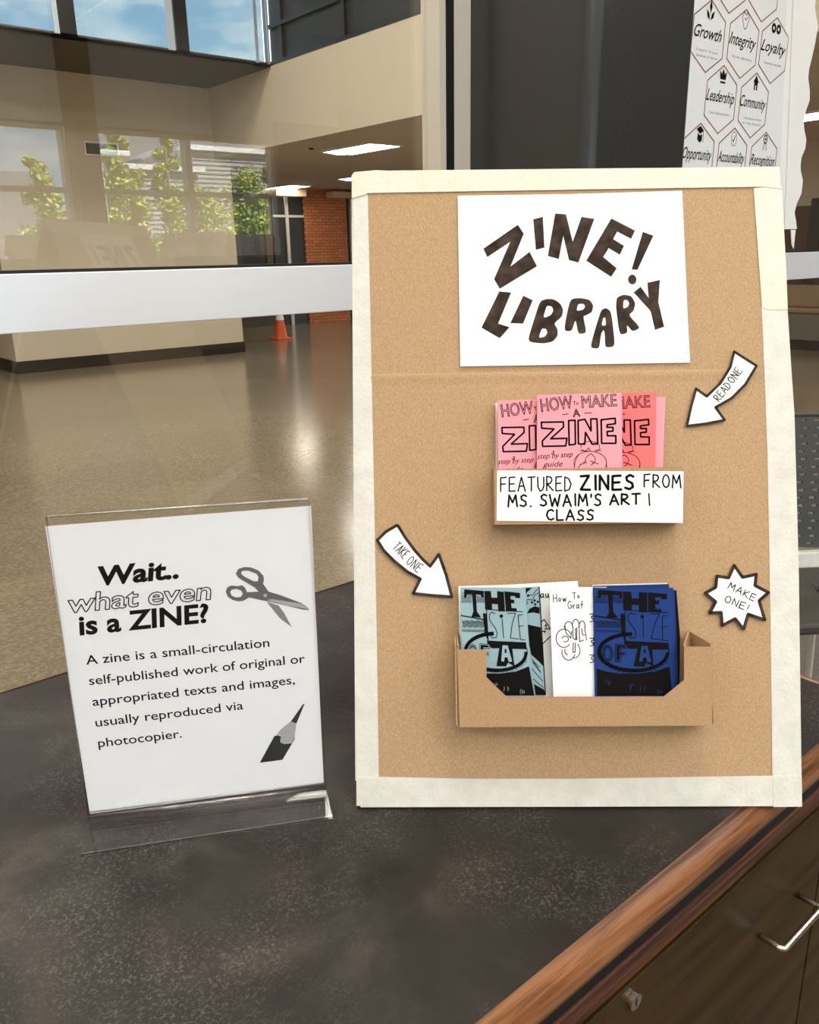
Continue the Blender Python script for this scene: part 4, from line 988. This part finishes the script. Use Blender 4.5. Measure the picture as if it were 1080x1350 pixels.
tops = {'Growth': (938.7, 0), 'Integrity': (984.7, 12.5), 'Loyalty': (1025.3, 23.3), 'Leadership': (955, 86.3), 'Community': (998.3, 96.3), 'Opportunity': (924.2, 162.5), 'Accountability': (969.2, 168.8), 'Recognition': (1010.5, 174.5)}
bott = [(961.2, 17.5), (1004, 28.7)]
M_bronze = mat('bronze_print', (.25, .09, .035), .4)
pr = Print(FP, .0015); pk = Print(FP, .0016); pgry = Print(FP, .0016)
for nm, t0 in tops.items():
    a = FP.px(*t0, .0015); off = (a[0]-ref[0][0], a[1]-ref[0][1])
    hx = [(u+off[0], v+off[1]) for u, v in ref]; pr.line(hx, .0035, closed=True)
    cx1 = sum(p[0] for p in hx)/6; cy1 = sum(p[1] for p in hx)/6
    wdt = .155 if nm not in ('Growth',) else .145
    put_text(pk, nm, (cx1-wdt/2-.003, cy1-.006), (cx1+wdt/2-.003, cy1-.006), .031, shear=.45, bold=.008)
    subs = {'Growth': ('Learn from', 'successes & failures'), 'Integrity': ('Do the right thing',), 'Loyalty': ('Committed to each other',), 'Leadership': ('Serve, inspire, & empower',), 'Community': ('Collectively invested', 'in the future')}.get(nm, ())
    for k, s_ in enumerate(subs): put_text(pgry, s_, (cx1-.055, cy1-.040-.014*k), (cx1+.055, cy1-.040-.014*k), .007)
    ic = (cx1+.002, cy1+.062)
    I = lambda pts: [(ic[0]+x*.02, ic[1]+y*.02) for x, y in pts]
    if nm == 'Growth': pk.poly(I([(0, 1.6), (.35, .7), (0, -.2), (-.35, .7)])); pk.poly(I([(-1, .3), (-.3, -.2), (-.1, -1), (-.8, -.6)])); pk.poly(I([(1, .3), (.3, -.2), (.1, -1), (.8, -.6)]))
    elif nm == 'Integrity':
        pk.line(I([(-1, .5), (-.4, 1.2), (0, .8), (.5, 1.2), (1, .4), (.4, -.8), (0, -1.1), (-.4, -.8)]), .002, True); pk.line(I([(-.3, .4), (0, .1), (.4, .5)]), .002)
    elif nm == 'Loyalty':
        for s_ in (-.75, .75): pk.poly(I([(s_+.7*math.cos(k*PI/6), .7*math.sin(k*PI/6)) for k in range(12)]), I([(s_+.28*math.cos(k*PI/4), .28*math.sin(k*PI/4)) for k in range(8)]))
    elif nm == 'Leadership': pk.poly(I([(-1, .9), (-.45, .35), (0, 1.1), (.45, .35), (1, .9), (.75, -.35), (-.75, -.35)])); pk.poly(I([(-.7, -.6), (.7, -.6), (.7, -.85), (-.7, -.85)]))
    elif nm == 'Community': pk.poly(I([(0, 1.2), (.8, .2), (.5, .2), (.5, -.9), (.15, -.9), (.15, -.2), (-.15, -.2), (-.15, -.9), (-.5, -.9), (-.5, .2), (-.8, .2)]))
    elif nm == 'Opportunity': pk.poly(I([(-1, .7), (0, 1.2), (1, .6), (0, .1)])); pk.poly(I([(-.6, .2), (0, -.1), (.6, .1), (.6, -.8), (0, -1.1), (-.6, -.7)])); pk.line(I([(.9, .5), (.9, -1)]), .002)
    elif nm == 'Accountability': pk.line(I([(.8*math.cos(k*PI/8), 1.0*math.sin(k*PI/8)) for k in range(16)]), .0015, True); pk.line(I([(-.4, -.1), (-.1, -.4), (.4, .5)]), .003)
    else:
        pk.line(I([(.5*math.cos(k*PI/6), .5+.6*math.sin(k*PI/6)) for k in range(12)]), .004, True); pk.disc(I([(0, .5)])[0], .004); pgry.line(I([(-.3, -.2), (-.5, -1.1)]), .005); pgry.line(I([(.3, -.2), (.5, -1.1)]), .005)
for b_ in bott:
    a = FP.px(*b_, .0015); off = (a[0]-ref[3][0], a[1]-ref[3][1]); pr.line([(u+off[0], v+off[1]) for u, v in ref], .0035, closed=True)
pr.build('hexagon_print', M_bronze, sh, 'thin bronze hexagon outlines'); pk.build('lettering', M_ink, sh); pgry.build('small_lettering', mat('grey_ink', (.35, .35, .37), .6), sh)

# ================================================================== CHAIR at right
ch = empty('perforated_chair', (2.12, 1.02, 0), 'grey chair with perforated plastic back right of the counter end', 'chair')
M_gp = mat('grey_plastic', (.055, .058, .055), .6)
ce = unit([.80, -.60, 0]); cu_ = unit([.08, .10, 1.0])
FC = Frame((1.93, 1.13, .72), ce, cu_)
cols, rows = 13, 17; CW, CH = .44, .355
vs = []; fs = []
def backpt(u, v, w): return FC.pt(u, v, w-.05*math.sin(PI*u/CW)+.05)
def cell(u0, u1, v0, v1, hu0, hu1, hv0, hv1):
    for w_, flip in ((0, 1), (.006, 0)):
        k = len(vs); vs.extend([backpt(*p, w_) for p in ((u0, v0), (u1, v0), (u1, v1), (u0, v1), (hu0, hv0), (hu1, hv0), (hu1, hv1), (hu0, hv1))])
        ff = [(0, 1, 5, 4), (1, 2, 6, 5), (2, 3, 7, 6), (3, 0, 4, 7)]
        fs.extend([tuple(k+i for i in (f if not flip else f[::-1])) for f in ff])
    a = k-8; b2 = k
    fs.extend([(a+4, a+5, b2+5, b2+4), (a+5, a+6, b2+6, b2+5), (a+6, a+7, b2+7, b2+6), (a+7, a+4, b2+4, b2+7)])
for r_ in range(rows):
    for c in range(cols):
        u0_, u1_ = CW*c/cols, CW*(c+1)/cols; v0_, v1_ = CH*r_/rows, CH*(r_+1)/rows; du = u1_-u0_; dv = v1_-v0_; s_ = .18 if r_ % 2 else -.02
        cell(u0_, u1_, v0_, v1_, u0_+du*(.30+s_), u0_+du*(.72+s_), v0_+dv*.38, v0_+dv*.66)
MB().add(vs, fs).build('backrest', M_gp, ch)
MB().tube([backpt(0, 0, .003), backpt(0, CH*.93, .003), backpt(.02, CH, .003)]+[backpt(CW*k/8, CH+.004, .003) for k in range(1, 8)]+[backpt(CW-.02, CH, .003), backpt(CW, CH*.93, .003), backpt(CW, 0, .003)], .006, 8).build('back_rim', M_gp, ch, smooth=True)
MB().prism(FC, [(0, -.05), (CW, -.05), (CW, -.006), (0, -.006)], .02, .05).build('lower_rail', M_tape2, ch, .004)
FT = Frame((1.80, 1.0, .60), ce, unit(np.cross([0, 0, 1], ce)))
MB().prism(FT, [(0, -.02), (.05, -.06), (.50, -.06), (.55, -.02), (.55, .36), (.50, .40), (.05, .40), (0, .36)], -.03, .0).build('seat', mat('dark_seat', (.045, .042, .030), .55), ch, .008)
MB().tube([FC.pt(.08, 0, .04), FC.pt(.08, -.12, .03), FT.pt(.12, .33, -.035)], .011, 8).build('leg', M_gp, ch)
MB().tube([FC.pt(.36, 0, .04), FC.pt(.36, -.12, .03), FT.pt(.42, .33, -.035)], .011, 8).build('leg', M_gp, ch)
for u, v in ((.06, .0), (.49, .0), (.06, .34), (.49, .34)):
    a = FT.pt(u, v, -.03); MB().tube([a, (a[0]+(u-.27)*.2, a[1], .001)], .011, 8).build('leg', M_alu, ch)
